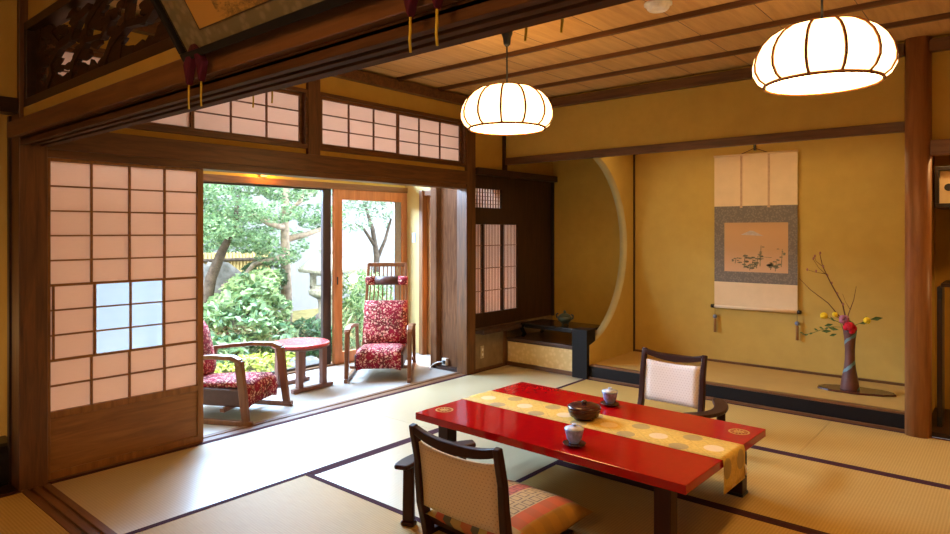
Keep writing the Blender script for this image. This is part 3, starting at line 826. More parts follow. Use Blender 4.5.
# ------------------------------------------------------------------ the low table
TBX, TBY, TBR = -1.811, 3.044, R(-1.2)
TZ = .345
def low_table():
    t = thing('low_table', 'long glossy red lacquered low table with black legs on the tatami', 'table', (TBX, TBY, 0), (0, 0, TBR))
    L, W = .792, .496
    m = MB(); m.box(-L, L, -W, W, TZ-.040, TZ)
    top = m.build('tabletop', 'redlacquer', t, .003)
    for (cx, cy) in ((-.705, -.35), (.705, .355)):
        m = MB(); c = (cx, cy, TZ+.0004)
        m.lathe([(.042, 0), (.047, .0007), (.052, 0)], 32, c, cap=False)
        for k in range(6):
            a = math.pi*k/6+.2; m.bar((cx-.04*math.cos(a), cy-.04*math.sin(a), TZ+.0006), (cx+.04*math.cos(a), cy+.04*math.sin(a), TZ+.0006), .004, .0006)
        m.lathe([(.018, 0), (.021, .0007), (.025, 0)], 20, c, cap=False)
        m.build('gold_crest', 'gold', top, label='round gold crest painted near a corner of the tabletop')
    m = MB(); m.box(-.66, .66, -.40, .40, TZ-.075, TZ-.04); m.build('apron', 'darklacquer', t, .004)
    for sx in (-1, 1):
        for sy in (-1, 1):
            m = MB(); m.bar((sx*.64+.032, sy*.425, 0.012), (sx*.64+.032, sy*.425, TZ-.04), .075, .075, (0, 1, 0)); m.build('leg', 'darklacquer', t, .006)
            m = MB(); m.bar((sx*.64+.032, sy*.425, 0), (sx*.64+.032, sy*.425, .016), .084, .084, (0, 1, 0)); m.build('foot', 'blacktrim', t, .003)
low_table()
def on_table(x, y):
    c, s = math.cos(TBR), math.sin(TBR); return (TBX+c*x-s*y, TBY+s*x+c*y)
def table_runner():
    m = MB(); m.sm = True
    L = .793; W = .135; yc = .025
    path = [(-L-.004, TZ-.11), (-L-.006, TZ-.02), (-L-.003, TZ+.0015), (-L+.02, TZ+.0022)]
    path += [(-L+.02+(2*L-.04)*k/24, TZ+.0022) for k in range(1, 25)]
    path += [(L+.003, TZ+.0015), (L+.007, TZ-.02), (L+.009, TZ-.09), (L+.007, TZ-.13), (L+.008, TZ-.155)]
    u = 0; us = []
    for i, p in enumerate(path):
        if i: u += math.dist(p, path[i-1])
        us.append(u)
    V = [[m.v(p[0], yc-W+2*W*k/3, p[1]) for k in range(4)] for p in path]
    for i in range(len(path)-1):
        for k in range(3): m.f([V[i][k], V[i+1][k], V[i+1][k+1], V[i][k+1]], [(us[i], 2*W*k/3), (us[i+1], 2*W*k/3), (us[i+1], 2*W*(k+1)/3), (us[i], 2*W*(k+1)/3)])
    t = thing('table_runner', 'gold brocade runner with pale and grey dots lying along the red table', 'table runner', (TBX, TBY, 0), (0, 0, TBR))
    m.build('cloth', 'runner', t, solid=.0012)
    m = MB()
    for y, in ((yc+W-.006,),):
        m.tube([(L+.012, y, TZ-.09), (L+.016, y+.004, TZ-.12), (L+.013, y+.002, TZ-.14)], [.004, .007, .004], 6)
    m.build('tassel', 'whiteplastic', t, label='small white tassel at the hanging corner')
table_runner()
def lidded_bowl():
    x, y = on_table(-.008, .025)
    t = thing('lidded_bowl', 'round dark brown lacquered sweets bowl with a knobbed lid on the runner', 'bowl', (x, y, TZ+.003))
    m = MB(); m.lathe([(.056, 0), (.060, .008), (.078, .018), (.088, .045), (.088, .056)], 36); m.build('bowl_body', 'brownlacquer', t)
    m = MB(); m.lathe([(.090, .054), (.092, .064), (.082, .073), (.045, .079), (.012, .081)], 36); l = m.build('lid', 'brownlacquer', t)
    m = MB(); m.lathe([(.008, .080), (.015, .090), (.013, .097), (.004, .100)], 16); m.build('knob', 'brownlacquer', l)
lidded_bowl()
def teacup(px, py, label):
    x, y = on_table(px, py)
    t = thing('teacup', label, 'teacup', (x, y, TZ+.016))
    m = MB(); m.lathe([(.024, 0), (.026, .006), (.037, .022), (.045, .062), (.047, .068), (.042, .066), (.033, .028)], 28, cap=False); m.build('cup_body', 'porcelain', t)
    m = MB(); m.lathe([(.046, .065), (.045, .071), (.022, .078), (.004, .079)], 28); l = m.build('lid', 'porcelainlid', t)
    m = MB(); m.lathe([(.006, .078), (.012, .086), (.010, .090)], 14); m.build('knob', 'porcelainlid', l)
    s = MB(); s.lathe([(.022, 0), (.03, .004), (.052, .010), (.055, .015), (.05, .0135), (.02, .0125), (.002, .0125)], 28)
    o = s.build('saucer', 'brownlacquer'); o.location = (x, y, TZ+.0005); return o
s1 = teacup(.192, -.385, 'blue and white lidded teacup at the table edge beside the cream backed chair')
tag(s1, 'small brown wooden saucer under the teacup on the near edge of the table', 'saucer')
s2 = teacup(-.04, .36, 'blue and white lidded teacup at the table edge towards the alcove')
tag(s2, 'small brown wooden saucer under the teacup at the far edge towards the alcove', 'saucer')

# ------------------------------------------------------------------ floor chairs
def floor_chair(label, loc, rz, fab, padlabel, w=.245):
    t = thing('floor_chair', label, 'chair', loc, (0, 0, rz))
    prof = [(.045, .0), (.03, .06), (.0, .16), (-.012, .26), (-.02, .36), (-.045, .47), (-.055, .515)]
    for sx in (-1, 1):
        m = MB(); m.sweep([(sx*(w-.022), y, z) for y, z in prof], [.034, .036, .038, .036, .034, .032, .034], [.055, .05, .042, .038, .036, .036, .03], up=(0, 1, 0)); m.build('back_stile', 'darklacquer', t, .006)
    m = MB(); n = 12; P = []
    for k in range(n+1):
        u = -1+2*k/n; P.append((u*(w-.03), -.048-.012*(1-u*u), .482-.018*(1-u*u)+.012*abs(u)**3))
    m.sweep(P, .030, [.036+.014*(1-abs(-1+2*k/n)) for k in range(n+1)]); m.build('top_rail', 'darklacquer', t, .006)
    # padded panel, slightly curved
    m = MB(); m.sm = True; g = []
    nx, nz = 8, 8
    for side in (1, -1):
        rows = []
        for j in range(nz+1):
            v = j/nz; z = .152+v*.288; yb = -.004-.032*v**1.5
            rows.append([m.v(-(w-.044)+2*(w-.044)*i/nx, yb-.012*(1-(2*i/nx-1)**2)+side*(.014 if 0 < i < nx and 0 < j < nz else .007), z - .015*(1-(2*i/nx-1)**2)*v) for i in range(nx+1)])
        g.append(rows)
    A, B = g
    for rows in g:
        for j in range(nz):
            for i in range(nx): m.f([rows[j][i], rows[j][i+1], rows[j+1][i+1], rows[j+1][i]])
    for i in range(nx): m.f([A[0][i], A[0][i+1], B[0][i+1], B[0][i]]); m.f([A[nz][i], A[nz][i+1], B[nz][i+1], B[nz][i]])
    for j in range(nz): m.f([A[j][0], A[j+1][0], B[j+1][0], B[j][0]]); m.f([A[j][nx], A[j+1][nx], B[j+1][nx], B[j][nx]])
    m.build('back_pad', fab, t, label=padlabel)
    m = MB(); m.sweep([(0, .03, .10), (0, .05, .055), (0, .10, .030), (0, .30, .022), (0, .46, .034)], [2*w-.05]*5, .014); m.build('seat', 'darklacquer', t, .004)
    for sx in (-1, 1):
        m = MB(); m.box(sx*(w-.02)-.02, sx*(w-.02)+.02, .03, .46, 0, .022); m.build('floor_rail', 'darklacquer', t, .004)
    return t
floor_chair('low black lacquered floor chair seen from behind, cream dotted back and plaid cushion', (-1.81, 2.05, 0), R(-1), 'creamdots', 'cream dotted fabric back pad', .262)
floor_chair('low lacquered floor chair with white dotted back facing the viewer across the red table', (-1.885, 4.36, 0), R(178), 'whitedots', 'white dotted fabric back pad')
def zabuton(name, label, loc, rz, hw, hd, th, top, side):
    m = MB(); m.sm = True; n = 14
    tops, bots = [], []
    for side_, rows in ((1, tops), (-1, bots)):
        for j in range(n+1):
            r = []
            for i in range(n+1):
                u, v = -1+2*i/n, -1+2*j/n
                e = (1-abs(u)**3.5)*(1-abs(v)**3.5)
                pin = 1-.06*(1-abs(u)**2)*abs(v)**4 - 0
                pin2 = 1-.06*(1-abs(v)**2)*abs(u)**4
                r.append(m.v(u*hw*pin2, v*hd*pin, th/2+side_*th/2*max(e, .0)**.5*.98))
            rows.append(r)
    for rows, mi in ((tops, 0), (bots, 0)):
        for j in range(n):
            for i in range(n):
                m.mi = 1 if j >= n-2 else 0
                m.f([rows[j][i], rows[j][i+1], rows[j+1][i+1], rows[j+1][i]], [((p)/n, (q)/n) for p, q in ((i, j), (i+1, j), (i+1, j+1), (i, j+1))])
    bmesh.ops.remove_doubles(m.bm, verts=m.bm.verts[:], dist=1e-4)
    o = m.build(name, [top, side]); o.location = loc; o.rotation_euler.z = rz
    return tag(o, label, 'cushion')
c = zabuton('floor_cushion', 'square plaid cushion in orange, red and gold stripes on the floor chair seat', (-1.745, 2.30, .042), R(178), .275, .258, .138, 'zabuton', 'zabutonside')
zabuton('floor_cushion', 'pale cream seat cushion on the far floor chair behind the red table', (-1.90, 4.10, .045), R(178), .24, .24, .095, 'whitedots', 'whitedots')

def elbow_rest(label, pts):
    # curved lacquered elbow rest standing on the floor beside the chair
    t = thing('elbow_rest', label, 'armrest', (pts[2][0], pts[2][1], 0))
    o = Vector((pts[2][0], pts[2][1], 0)); n = 14; P = []; Wd = []
    def at(v):
        q = v*(len(pts)-1); i = min(int(q), len(pts)-2); f_ = q-i
        p0 = Vector(pts[max(i-1, 0)]); p1 = Vector(pts[i]); p2 = Vector(pts[i+1]); p3 = Vector(pts[min(i+2, len(pts)-1)])
        p = .5*((2*p1)+(p2-p0)*f_+(2*p0-5*p1+4*p2-p3)*f_*f_+(3*p1-p0-3*p2+p3)*f_**3)
        return Vector((p.x, p.y, 0))-o
    for k in range(n+1):
        v = k/n; p = at(v); P.append((p.x, p.y, .297-.008*math.sin(v*math.pi))); Wd.append(.092-.03*abs(2*v-1)**6-.01*math.sin(v*math.pi))
    m = MB(); m.sweep(P, Wd, .022); m.build('top', 'darklacquer', t, .008)
    for v in (.20, .86):
        p = at(v); d = (at(min(v+.05, 1))-at(max(v-.05, 0))).normalized()
        m = MB(); m.bar((p.x, p.y, 0.02), (p.x, p.y, .288), .055, .034, d, .05, .03); m.build('leg', 'darklacquer', t, .008)
        m = MB(); m.bar((p.x, p.y, 0), (p.x, p.y, .022), .068, .042, d); m.build('foot', 'darklacquer', t, .006)
elbow_rest('curved black lacquered elbow rest on the tatami beside the cream backed floor chair', [(-2.145, 2.01), (-2.185, 2.12), (-2.20, 2.25), (-2.175, 2.38), (-2.11, 2.49)])
elbow_rest('curved black lacquered elbow rest beside the white dotted floor chair', [(-1.47, 4.12), (-1.405, 4.0), (-1.385, 3.87), (-1.42, 3.75), (-1.49, 3.65)])

# ------------------------------------------------------------------ hanging scroll
def scroll():
    t = thing('hanging_scroll', 'tall hanging scroll with a pale landscape painting on the alcove wall', 'hanging scroll', (-1.853, 6.125, 0))
    hw = .362
    m = MB(); m.box(-hw, hw, -.002, .002, 1.60, 2.07); m.build('upper_silk', 'silkpale', t)
    m = MB(); m.box(-hw, hw, -.002, .002, .895, 1.60); m.build('brocade_border', 'scrollbrocade', t, label='grey brown patterned brocade around the painting')
    m = MB(); m.box(-hw, hw, -.002, .002, .665, .895); m.build('lower_silk', 'silkpale', t)
    m = MB(); a, b, c, d = -.268, .286, .995, 1.447
    m.quad([(a, -.003, c), (b, -.003, c), (b, -.003, d), (a, -.003, d)])
    rnd = random.Random(5)
    m.mi = 2
    m.quad([(-.12, -.0034, 1.335), (.08, -.0034, 1.325), (-.01, -.0034, 1.372), (-.035, -.0034, 1.374)])
    m.mi = 1
    def tree(x, z, h, s):
        m.quad([(x-.004, -.0036, z), (x+.004, -.0036, z), (x+.012, -.0036, z+h), (x+.007, -.0036, z+h)])
        for k in range(7):
            px, pz = x+rnd.uniform(-s, s), z+h*rnd.uniform(.35, 1.05); w = s*rnd.uniform(.3, .6)
            m.f([m.v(px+w*rnd.uniform(.7, 1.1)*math.cos(q), -.0037, pz+w*.38*math.sin(q)) for q in [2*math.pi*i/8 for i in range(8)]])
    for (x, z, h, s) in ((-.09, 1.03, .13, .045), (-.02, 1.02, .10, .05), (.02, 1.03, .11, .045), (.05, 1.05, .19, .03), (-.04, 1.01, .06, .05), (.18, 1.01, .09, .045), (.23, 1.05, .16, .03), (-.17, 1.07, .05, .03), (.14, 1.02, .06, .05)): tree(x, z, h, s)
    m.quad([(.03, -.0036, 1.135), (.15, -.0036, 1.13), (.15, -.0036, 1.134), (.03, -.0036, 1.14)])
    m.build('painting', ['scrollpainting', 'inkgreen', 'mountpale'], t, recalc=False)
    for x in (-.115, .125):
        m = MB(); m.box(x-.009, x+.009, -.006, -.003, 1.60, 2.068); m.box(x-.011, x+.011, -.008, -.003, 1.583, 1.603); m.build('wind_strip', 'silkstrip', t)
    m = MB(); m.tube([(-hw-.005, 0, 2.072), (hw+.005, 0, 2.072)], .009, 10); m.build('top_rod', 'silkpale', t)
    m = MB(); m.tube([(-hw, -.004, .66), (hw, -.004, .66)], .014, 12); r = m.build('bottom_roller', 'silkpale', t)
    for sx in (-1, 1):
        m = MB(); m.tube([(sx*hw, -.004, .66), (sx*(hw+.03), -.004, .66)], .017, 12); m.build('roller_knob', 'blacklacquer', r)
    m = MB(); m.tube([(-.125, 0, 2.075), (-.05, .002, 2.105), (0, .004, 2.125), (.05, .002, 2.105), (.12, 0, 2.075)], .0035, 6); m.build('hanging_cord', 'twig', t)
    m = MB(); m.box(-.008, .008, .0, .024, 2.105, 2.16); m.build('hook', 'blackplastic', t)
    for x, w in ((-.355, 'on the round opening side'), (.36, 'beside the flower vase')):
        q = thing('scroll_weight', 'blue bead weight with brown tassel under the scroll roller ' + w, 'scroll weight', (-1.853+x, 6.12, .562))
        m = MB(); m.tube([(0, 0, .088), (0, 0, .018)], .002, 6); m.build('string', 'twig', q)
        m = MB(); m.ell((0, 0, 0), (.020, .020, .020)); m.build('bead', 'blueknob', q)
        m = MB(); m.lathe([(.013, -.145), (.012, -.03), (.008, -.016)], 12); m.build('tassel', 'tasselbrown', q)
scroll()
# ------------------------------------------------------------------ vase, tray, flowers
VX, VY, VZ = -1.012, 5.69, .132
VX0 = -1.05
def vase_group():
    m = MB(); n = 30; rnd = random.Random(3); P = []
    for k in range(n):
        a = 2*math.pi*k/n; q = 1+rnd.uniform(-.06, .06)
        P.append((.262*q*math.cos(a), .125*q*math.sin(a)))
    m.prism(P, lambda a, b: (a, b, 0), lambda a, b: (a*.985, b*.97, .014))
    o = m.build('display_board', 'brownlacquer', None, .004); o.location = (VX+.035, VY+.015, VZ); o.rotation_euler.z = R(8)
    tag(o, 'dark wavy edged wooden board under the flower vase in the alcove', 'display board')
    m = MB(); m.lathe([(.066, 0), (.067, .006), (.056, .08), (.042, .16), (.035, .23), (.034, .30), (.039, .38), (.046, .44), (.049, .462), (.044, .462), (.035, .40), (.028, .30)], 36, cap=False)
    v = MB()
    o = m.build('vase', 'vase'); o.location = (VX, VY, VZ+.0145); tag(o, 'tall waisted brown ceramic vase with blue glaze streaks in the alcove', 'vase')
    zt = VZ+.0145+.40
    def branch(name, label, pts, r0, subs=(), cat='branch'):
        t = thing(name, label, cat, (VX, VY, 0))
        base = (0, 0, zt-.10)
        P = [base]+[(x-VX0, y-VY, z) for x, y, z in pts]
        m = MB(); N = len(P); m.tube(P, [1.25*r0*(1-.7*i/(N-1)) for i in range(N)], 6)
        for sp in subs: m.tube([(x-VX0, y-VY, z) for x, y, z in sp], [r0*.55]+[r0*.3]*(len(sp)-1), 5)
        m.build('stem', 'twig', t)
        return t, P
    Y = VY
    t, P = branch('tall_branch', 'tallest bare budding branch leaning towards the scroll', [(VX0-.01, Y, .60), (-1.10, Y, .80), (-1.18, Y-.01, .96), (-1.24, Y, 1.09), (-1.262, Y, 1.195)], .0055,
                  [[(-1.20, Y, 1.01), (-1.27, Y, 1.08), (-1.31, Y, 1.15)], [(-1.21, Y, 1.03), (-1.29, Y, 1.04), (-1.355, Y, 1.06)], [(-1.23, Y, 1.08), (-1.29, Y+.01, 1.13), (-1.30, Y, 1.17)]])
    for (x, z) in ((-1.10, .80), (-1.18, .96), (-1.24, 1.09), (-1.262, 1.195), (-1.31, 1.15), (-1.355, 1.06), (-1.30, 1.17), (-1.14, .88), (-1.29, 1.05), (-1.21, 1.02)): m = MB(); m.ell((x-VX0+.004, 0, z), (.008, .008, .012), 7, 5); m.build('bud', 'budpink', t)
    branch('low_branch', 'bare thin branch slanting low across the wall towards the scroll corner', [(VX0-.02, Y, .59), (-1.12, Y, .70), (-1.20, Y, .80), (-1.33, Y, .90), (-1.41, Y, .985)], .0045)
    branch('upright_branch', 'short bare branch rising upright above the red flower', [(VX0-.005, Y-.01, .60), (-1.06, Y-.01, .72), (-1.02, Y-.02, .84), (-1.005, Y-.01, .945)], .004, [[(-1.045, Y-.01, .76), (-1.08, Y, .82), (-1.10, Y, .88)]])
    def flower(name, label, pos, mat, r, mode='daisy', cat='flower', leaves=()):
        t = thing(name, label, cat, (VX, VY, 0)); p = Vector(pos)-Vector((VX0, VY, 0))
        m = MB(); m.tube([(0, 0, zt-.08), tuple(Vector((0, 0, zt+.03))*.6+p*.4*1.0) if 0 else (p.x*.35, p.y*.35, zt+.06+(p.z-zt-.06)*.5), tuple(p)], .0028, 6); m.build('stem', 'flowerleaf', t)
        m = MB(); rnd = random.Random(len(label))
        for k in range(26 if mode == 'daisy' else 16):
            d = Vector((rnd.gauss(0, 1), rnd.gauss(0, 1), rnd.gauss(0, 1)*.8+.3)).normalized()
            m.ell(p+d*r*.55, (r*.42, r*.42, r*.30), 7, 5, d.to_track_quat('Z', 'Y').to_matrix())
        m.build('petals', mat, t)
        if leaves:
            m = MB()
            for (q, d, L) in leaves:
                L *= .85
                q = Vector(q)-Vector((VX0, VY, 0)); d = Vector(d).normalized(); sd = d.cross(Vector((.2, 1, .3))).normalized()
                a = q; b = q+d*L*.5+sd*L*.2; c_ = q+d*L; e = q+d*L*.5-sd*L*.2
                m.quad([a, b+Vector((0, -.006, 0)), c_, e+Vector((0, -.006, 0))])
            m.build('leaf', 'flowerleaf', t)
    flower('yellow_flower', 'yellow flower farthest from the pillar, held low beside the bare branches', (-1.225, Y-.03, .70), 'yellowpetal', .034, leaves=[((-1.16, Y-.02, .64), (-1, 0, -.3), .08), ((-1.15, Y-.02, .66), (-.5, 0, .6), .06)])
    flower('yellow_flower', 'small yellow flower just above the leaves beside the pink blossom', (-1.150, Y-.02, .715), 'yellowpetal', .026, leaves=[((-1.12, Y-.03, .60), (-1, 0, .15), .09), ((-1.17, Y-.02, .585), (-1, 0, -.1), .09), ((-1.13, Y-.04, .57), (-1, 0, -.4), .07)])
    flower('yellow_flower', 'yellow flower nearest the thick pillar with a pointed leaf beyond it', (-.93, Y-.03, .69), 'yellowpetal', .032, leaves=[((-.91, Y-.02, .70), (1, 0, .22), .10), ((-.98, Y-.02, .66), (.8, 0, .25), .07), ((-1.0, Y-.03, .63), (-.6, 0, .6), .09), ((-.96, Y-.02, .68), (.5, 0, .8), .06)])
    flower('red_flower', 'large deep red flower at the mouth of the vase', (-1.04, Y-.055, .625), 'redpetal', .058, 'rose')
    flower('pink_flower', 'cluster of dull pink purple blossom above the red flower', (-1.085, Y-.03, .685), 'pinkpetal', .045, 'rose')
    t = thing('trailing_sprig', 'thin leafy sprig trailing down beside the vase neck', 'sprig', (VX, VY, 0))
    P = [(0, 0, zt-.08), (-.03, -.01, zt+.075), (-.12, -.02, .62), (-.20, -.02, .585), (-.27, -.02, .55), (-.335, -.02, .535)]
    m = MB(); m.tube(P, .0022, 5); m.build('stem', 'flowerleaf', t)
    m = MB()
    for k, (a, b) in enumerate(zip(P[2:], P[3:])):
        for w in (.2, .7):
            q = Vector(a).lerp(Vector(b), w); s = 1 if (k+int(w*10)) % 2 else -1
            m.quad([q, q+Vector((-.02, -.004, .018*s)), q+Vector((-.036, 0, .014*s)), q+Vector((-.022, -.004, .002*s))])
    m.build('leaf', 'flowerleaf', t)
vase_group()
# ------------------------------------------------------------------ black lacquer table and incense burner
def lacquer_table():
    t = thing('lacquer_table', 'small black lacquered table with curled legs standing on the low cupboard', 'table', (-3.54, 5.56, .288))
    L, W, H = .385, .20, .140
    m = MB(); m.box(-L, L, -W, W, H-.022, H); m.build('tabletop', 'blacklacquer', t, .006)
    m = MB(); m.box(-L+.03, L-.03, -W+.03, -W+.045, H-.05, H-.022); m.box(-L+.03, L-.03, W-.045, W-.03, H-.05, H-.022); m.build('apron', 'blacklacquer', t, .003)
    for sx in (-1, 1):
        for sy in (-1, 1):
            m = MB(); m.sweep([(sx*(L-.005), sy*(W-.035), H-.02), (sx*(L+.012), sy*(W-.035), H-.05), (sx*(L-.002), sy*(W-.035), .06), (sx*(L-.03), sy*(W-.035), .025), (sx*(L-.012), sy*(W-.035), .006), (sx*(L+.004), sy*(W-.035), .012)], .032, [.03, .028, .022, .02, .02, .014], up=(0, 1, 0)); m.build('leg', 'blacklacquer', t, .003)
lacquer_table()
t = thing('incense_burner', 'small dark green lidded pot with two ears on the black lacquer table', 'incense burner', (-3.50, 5.53, .4285))
m = MB(); m.lathe([(.030, .012), (.036, .018), (.066, .045), (.075, .068), (.066, .085), (.058, .088)], 28); m.build('pot_body', 'greenglaze', t)
m = MB(); m.lathe([(.060, .086), (.056, .098), (.03, .112), (.010, .118)], 24); l = m.build('lid', 'greenglaze', t)
m = MB(); m.lathe([(.008, .116), (.016, .128), (.010, .140), (.003, .148)], 14); m.build('knob', 'greenglaze', l)
for sx in (-1, 1):
    m = MB(); m.tube([(sx*.068, 0, .055), (sx*.095, 0, .07), (sx*.098, 0, .098), (sx*.078, 0, .108)], .008, 8); m.build('ear_handle', 'greenglaze', t)
for k in range(3):
    a = 2*math.pi*k/3+.5; m = MB(); m.tube([(.026*math.cos(a), .026*math.sin(a), .02), (.036*math.cos(a), .036*math.sin(a), 0)], [.011, .007], 8); m.build('foot', 'greenglaze', t)

# ------------------------------------------------------------------ veranda chairs and table
def armchair(label, loc, rz):
    """faces local -y; origin on the floor under the seat centre"""
    t = thing('reclining_armchair', label, 'armchair', loc, (0, 0, rz))
    w = .285
    # upholstered seat
    m = MB(); m.box(-.225, .225, -.30, .30, .11, .235); m.build('seat_box', 'darkleather', t, .012)
    m = MB(); m.sm = True
    m.sweep([(0, -.318, .115), (0, -.326, .17), (0, -.318, .24), (0, -.27, .285), (0, -.1, .29), (0, .1, .275), (0, .26, .255)], [.40, .41, .41, .40, .40, .40, .40], [.02, .03, .05, .07, .07, .07, .06], up=(1, 0, 0)) if 0 else None
    prof = [(-.33, .115), (-.338, .20), (-.325, .262), (-.285, .292), (-.18, .288), (0, .275), (.15, .262), (.26, .256)]
    rows = []
    for i in range(9):
        u = -1+i/4; row = []
        for (y, z) in prof: row.append(m.v(u*.205, y, z-.018*abs(u)**4))
        rows.append(row)
    for a, b in zip(rows, rows[1:]):
        for k in range(len(prof)-1): m.f([a[k], a[k+1], b[k+1], b[k]])
    m.build('seat_cushion', 'floral', t, solid=.03)
    # back, tilted
    tilt = R(14)
    def bk(x, y, z):   # point in back plane coordinates: y outwards to the front (-), z along the back
        return (x, .27+z*math.sin(tilt)-y*math.cos(tilt)*1.0, .22+z*math.cos(tilt)-0*y)
    m = MB(); m.sm = True; n = 8; g = []
    for side in (0, 1):
        rows = []
        for j in range(n+1):
            v = j/n
            rows.append([m.v(bk(-.215+.43*i/n, (.13 if side == 0 else .03)*1.0 - (0.03*abs(2*i/n-1)**3+.04*abs(2*v-1)**6 if side == 0 else 0), .03+v*.43)) for i in range(n+1)])
        g.append(rows)
    A, B = g
    for rows in g:
        for j in range(n):
            for i in range(n): m.f([rows[j][i], rows[j][i+1], rows[j+1][i+1], rows[j+1][i]])
    for i in range(n): m.f([A[0][i], A[0][i+1], B[0][i+1], B[0][i]]); m.f([A[n][i], A[n][i+1], B[n][i+1], B[n][i]])
    for j in range(n): m.f([A[j][0], A[j+1][0], B[j+1][0], B[j][0]]); m.f([A[j][n], A[j+1][n], B[j+1][n], B[j][n]])
    m.build('back_cushion', 'floral', t)
    f = MB()
    for sx in (-1, 1): f.bar(bk(sx*.222, .01, 0), bk(sx*.192, .01, .84), .028, .034, (0, -1, 0))
    f.bar(bk(-.195, .01, .83), bk(.195, .01, .83), .028, .04, (0, 0, 1))
    bf = f.build('back_frame', 'chairwood', t, .005)
    for k in range(9):
        u = -1+2*(k+.5)/9
        m = MB(); m.bar(bk(u*.20, .005, .40), bk(u*.178, .005, .82), .010, .018, (0, -1, 0)); m.build('slat', 'chairwood', bf)
    m = MB(); m.sm = True
    def hp(x): return Vector(bk(x, .045, .665))
    m.tube([hp(-.215), hp(-.205), hp(-.12)], [.035, .045, .047], 14); m.tube([hp(.12), hp(.205), hp(.215)], [.047, .045, .035], 14)
    m.mi = 1; m.tube([hp(-.12), hp(0), hp(.12)], [.045, .046, .045], 14)
    m.build('headrest', ['floral', 'darkleather'], t)
    for sx in (-1, 1):
        # arm: curved top, front leg, rear leg, floor skid
        m = MB()
        m.sweep([(sx*w, -.335, .425), (sx*w, -.315, .458), (sx*w, -.26, .478), (sx*w, -.10, .478), (sx*w, .10, .455), (sx*w, .28, .430)], [.05, .056, .06, .055, .048, .04], [.03, .032, .034, .032, .03, .028])
        a = m.build('armrest', 'chairwood', t, .008)
        m = MB(); m.bar((sx*w, -.37, .03), (sx*w, -.315, .455), .036, .052, (0, 1, 0), .04, .06); m.build('front_leg', 'chairwood', t, .006)
        m = MB(); m.bar((sx*w, .34, .03), (sx*w, .26, .435), .032, .045, (0, 1, 0)); m.build('rear_leg', 'chairwood', t, .006)
        m = MB(); m.bar((sx*w, -.42, .018), (sx*w, .42, .018), .036, .036); m.build('floor_skid', 'chairwood', t, .006)
    m = MB(); m.box(-w, w, -.20, -.16, .085, .112); m.box(-w, w, .2, .24, .085, .112); m.build('cross_rail', 'chairwood', t, .004)
    return t
ang = math.atan2(.317, .494)
armchair('high backed slatted armchair with red floral cushions in front of the glass door', (-4.71, 4.18, -.004), R(42))
armchair('red floral armchair with wooden arms half hidden behind the paper sliding door', (-4.62, 2.50, -.004), R(118))
def round_table():
    t = thing('round_table', 'small round red-topped wooden table between the two armchairs on the veranda', 'table', (-4.85, 3.35, -.004), (0, 0, R(2)))
    m = MB(); m.lathe([(.22, .365), (.247, .372), (.25, .385), (.246, .395), (.23, .398)], 40); m.build('tabletop', 'redtop', t)
    m = MB(); m.lathe([(.225, .352), (.248, .362), (.24, .372)], 40); m.build('rim', 'tablewood', t)
    for sx in (-1, 1):
        m = MB(); m.box(sx*.165-.024, sx*.165+.024, -.21, .21, .003, .035); s = m.build('foot_bar', 'tablewood', t, .005)
        for sy in (-1, 1):
            m = MB(); m.box(sx*.15-.025, sx*.15+.025, sy*.125-.025, sy*.125+.025, .033, .356); m.build('leg', 'tablewood', t, .004)
round_table()
# dark stand by the near post
def stand():
    t = thing('wooden_stand', 'dark round-shouldered wooden stand half hidden beside the door post', 'stand', (-4.30, .96, -.004))
    m = MB(); P = [(-.14, .02)] + [(-.14, .14)] + [(-.14+.06*(1-math.cos(a)), .14+.08*math.sin(a)) for a in (R(30), R(60), R(90))] + [(.08, .22)] + [(.14-.06*(1-math.cos(a)), .14+.08*math.sin(a)) for a in (R(60), R(30), 0)] + [(.14, .02)]
    m.prism(P, lambda a, b: (a, -.12, b), lambda a, b: (a, .11, b)); m.build('body', 'blacktrim', t, .006)
    for sx in (-1, 1):
        m = MB(); m.box(sx*.11-.02, sx*.11+.02, -.11, .10, 0, .022); m.build('foot', 'blacktrim', t)
stand()
# ------------------------------------------------------------------ garden
sboxes('garden_ground', [(-16, -5.9, -4, 16, -.45, -.30), (-5.9, -5.47, -4, 16, -.45, -.34)], 'soil')
sboxes('wall_garden', [(-11.8, -11.6, -4, 16, -.35, 3.4)], 'gardenwall')
sboxes('eave', [(-6.1, -5.46, .5, 6.5, 2.72, 2.80)], 'deepwood_y')
def leaves(m, c, r, n, size, rnd, flat=.5, asp=2.0):
    c = Vector(c)
    for _ in range(n):
        while True:
            p = Vector((rnd.uniform(-1, 1), rnd.uniform(-1, 1), rnd.uniform(-1, 1)))
            if p.length <= 1: break
        p = p.normalized()*(p.length**.45)
        q = c+Vector((p.x*r[0], p.y*r[1], p.z*r[2]))
        d = Vector((rnd.gauss(0, 1), rnd.gauss(0, 1), rnd.gauss(0, flat))).normalized()
        nn = Vector((rnd.gauss(0, .7), rnd.gauss(0, .7), 1)).normalized()
        sd = d.cross(nn).normalized(); L = size*rnd.uniform(.6, 1.3); W = L/asp
        a = q-d*L*.5
        m.quad([a, q+sd*W*.5+nn*W*.15, q+d*L*.5, q-sd*W*.5+nn*W*.15])
def plant(name, label, cat, loc, mat, pads, n, size, trunks=(), bark='bark', seed=1, asp=2.0, flat=.5, group=None):
    t = thing(name, label, cat, loc, group=group); rnd = random.Random(seed)
    m = MB(); tot = sum(p[1][0]*p[1][1] for p in pads)
    for c, r in pads: leaves(m, c, r, max(30, int(n*r[0]*r[1]/tot)), size, rnd, flat, asp)
    m.build('foliage', mat, t, recalc=False)
    if trunks:
        m = MB()
        for pts, rr in trunks: m.tube(pts, rr, 8)
        m.build('trunk', bark, t)
    return t
rnd = random.Random(21)
G = -.30
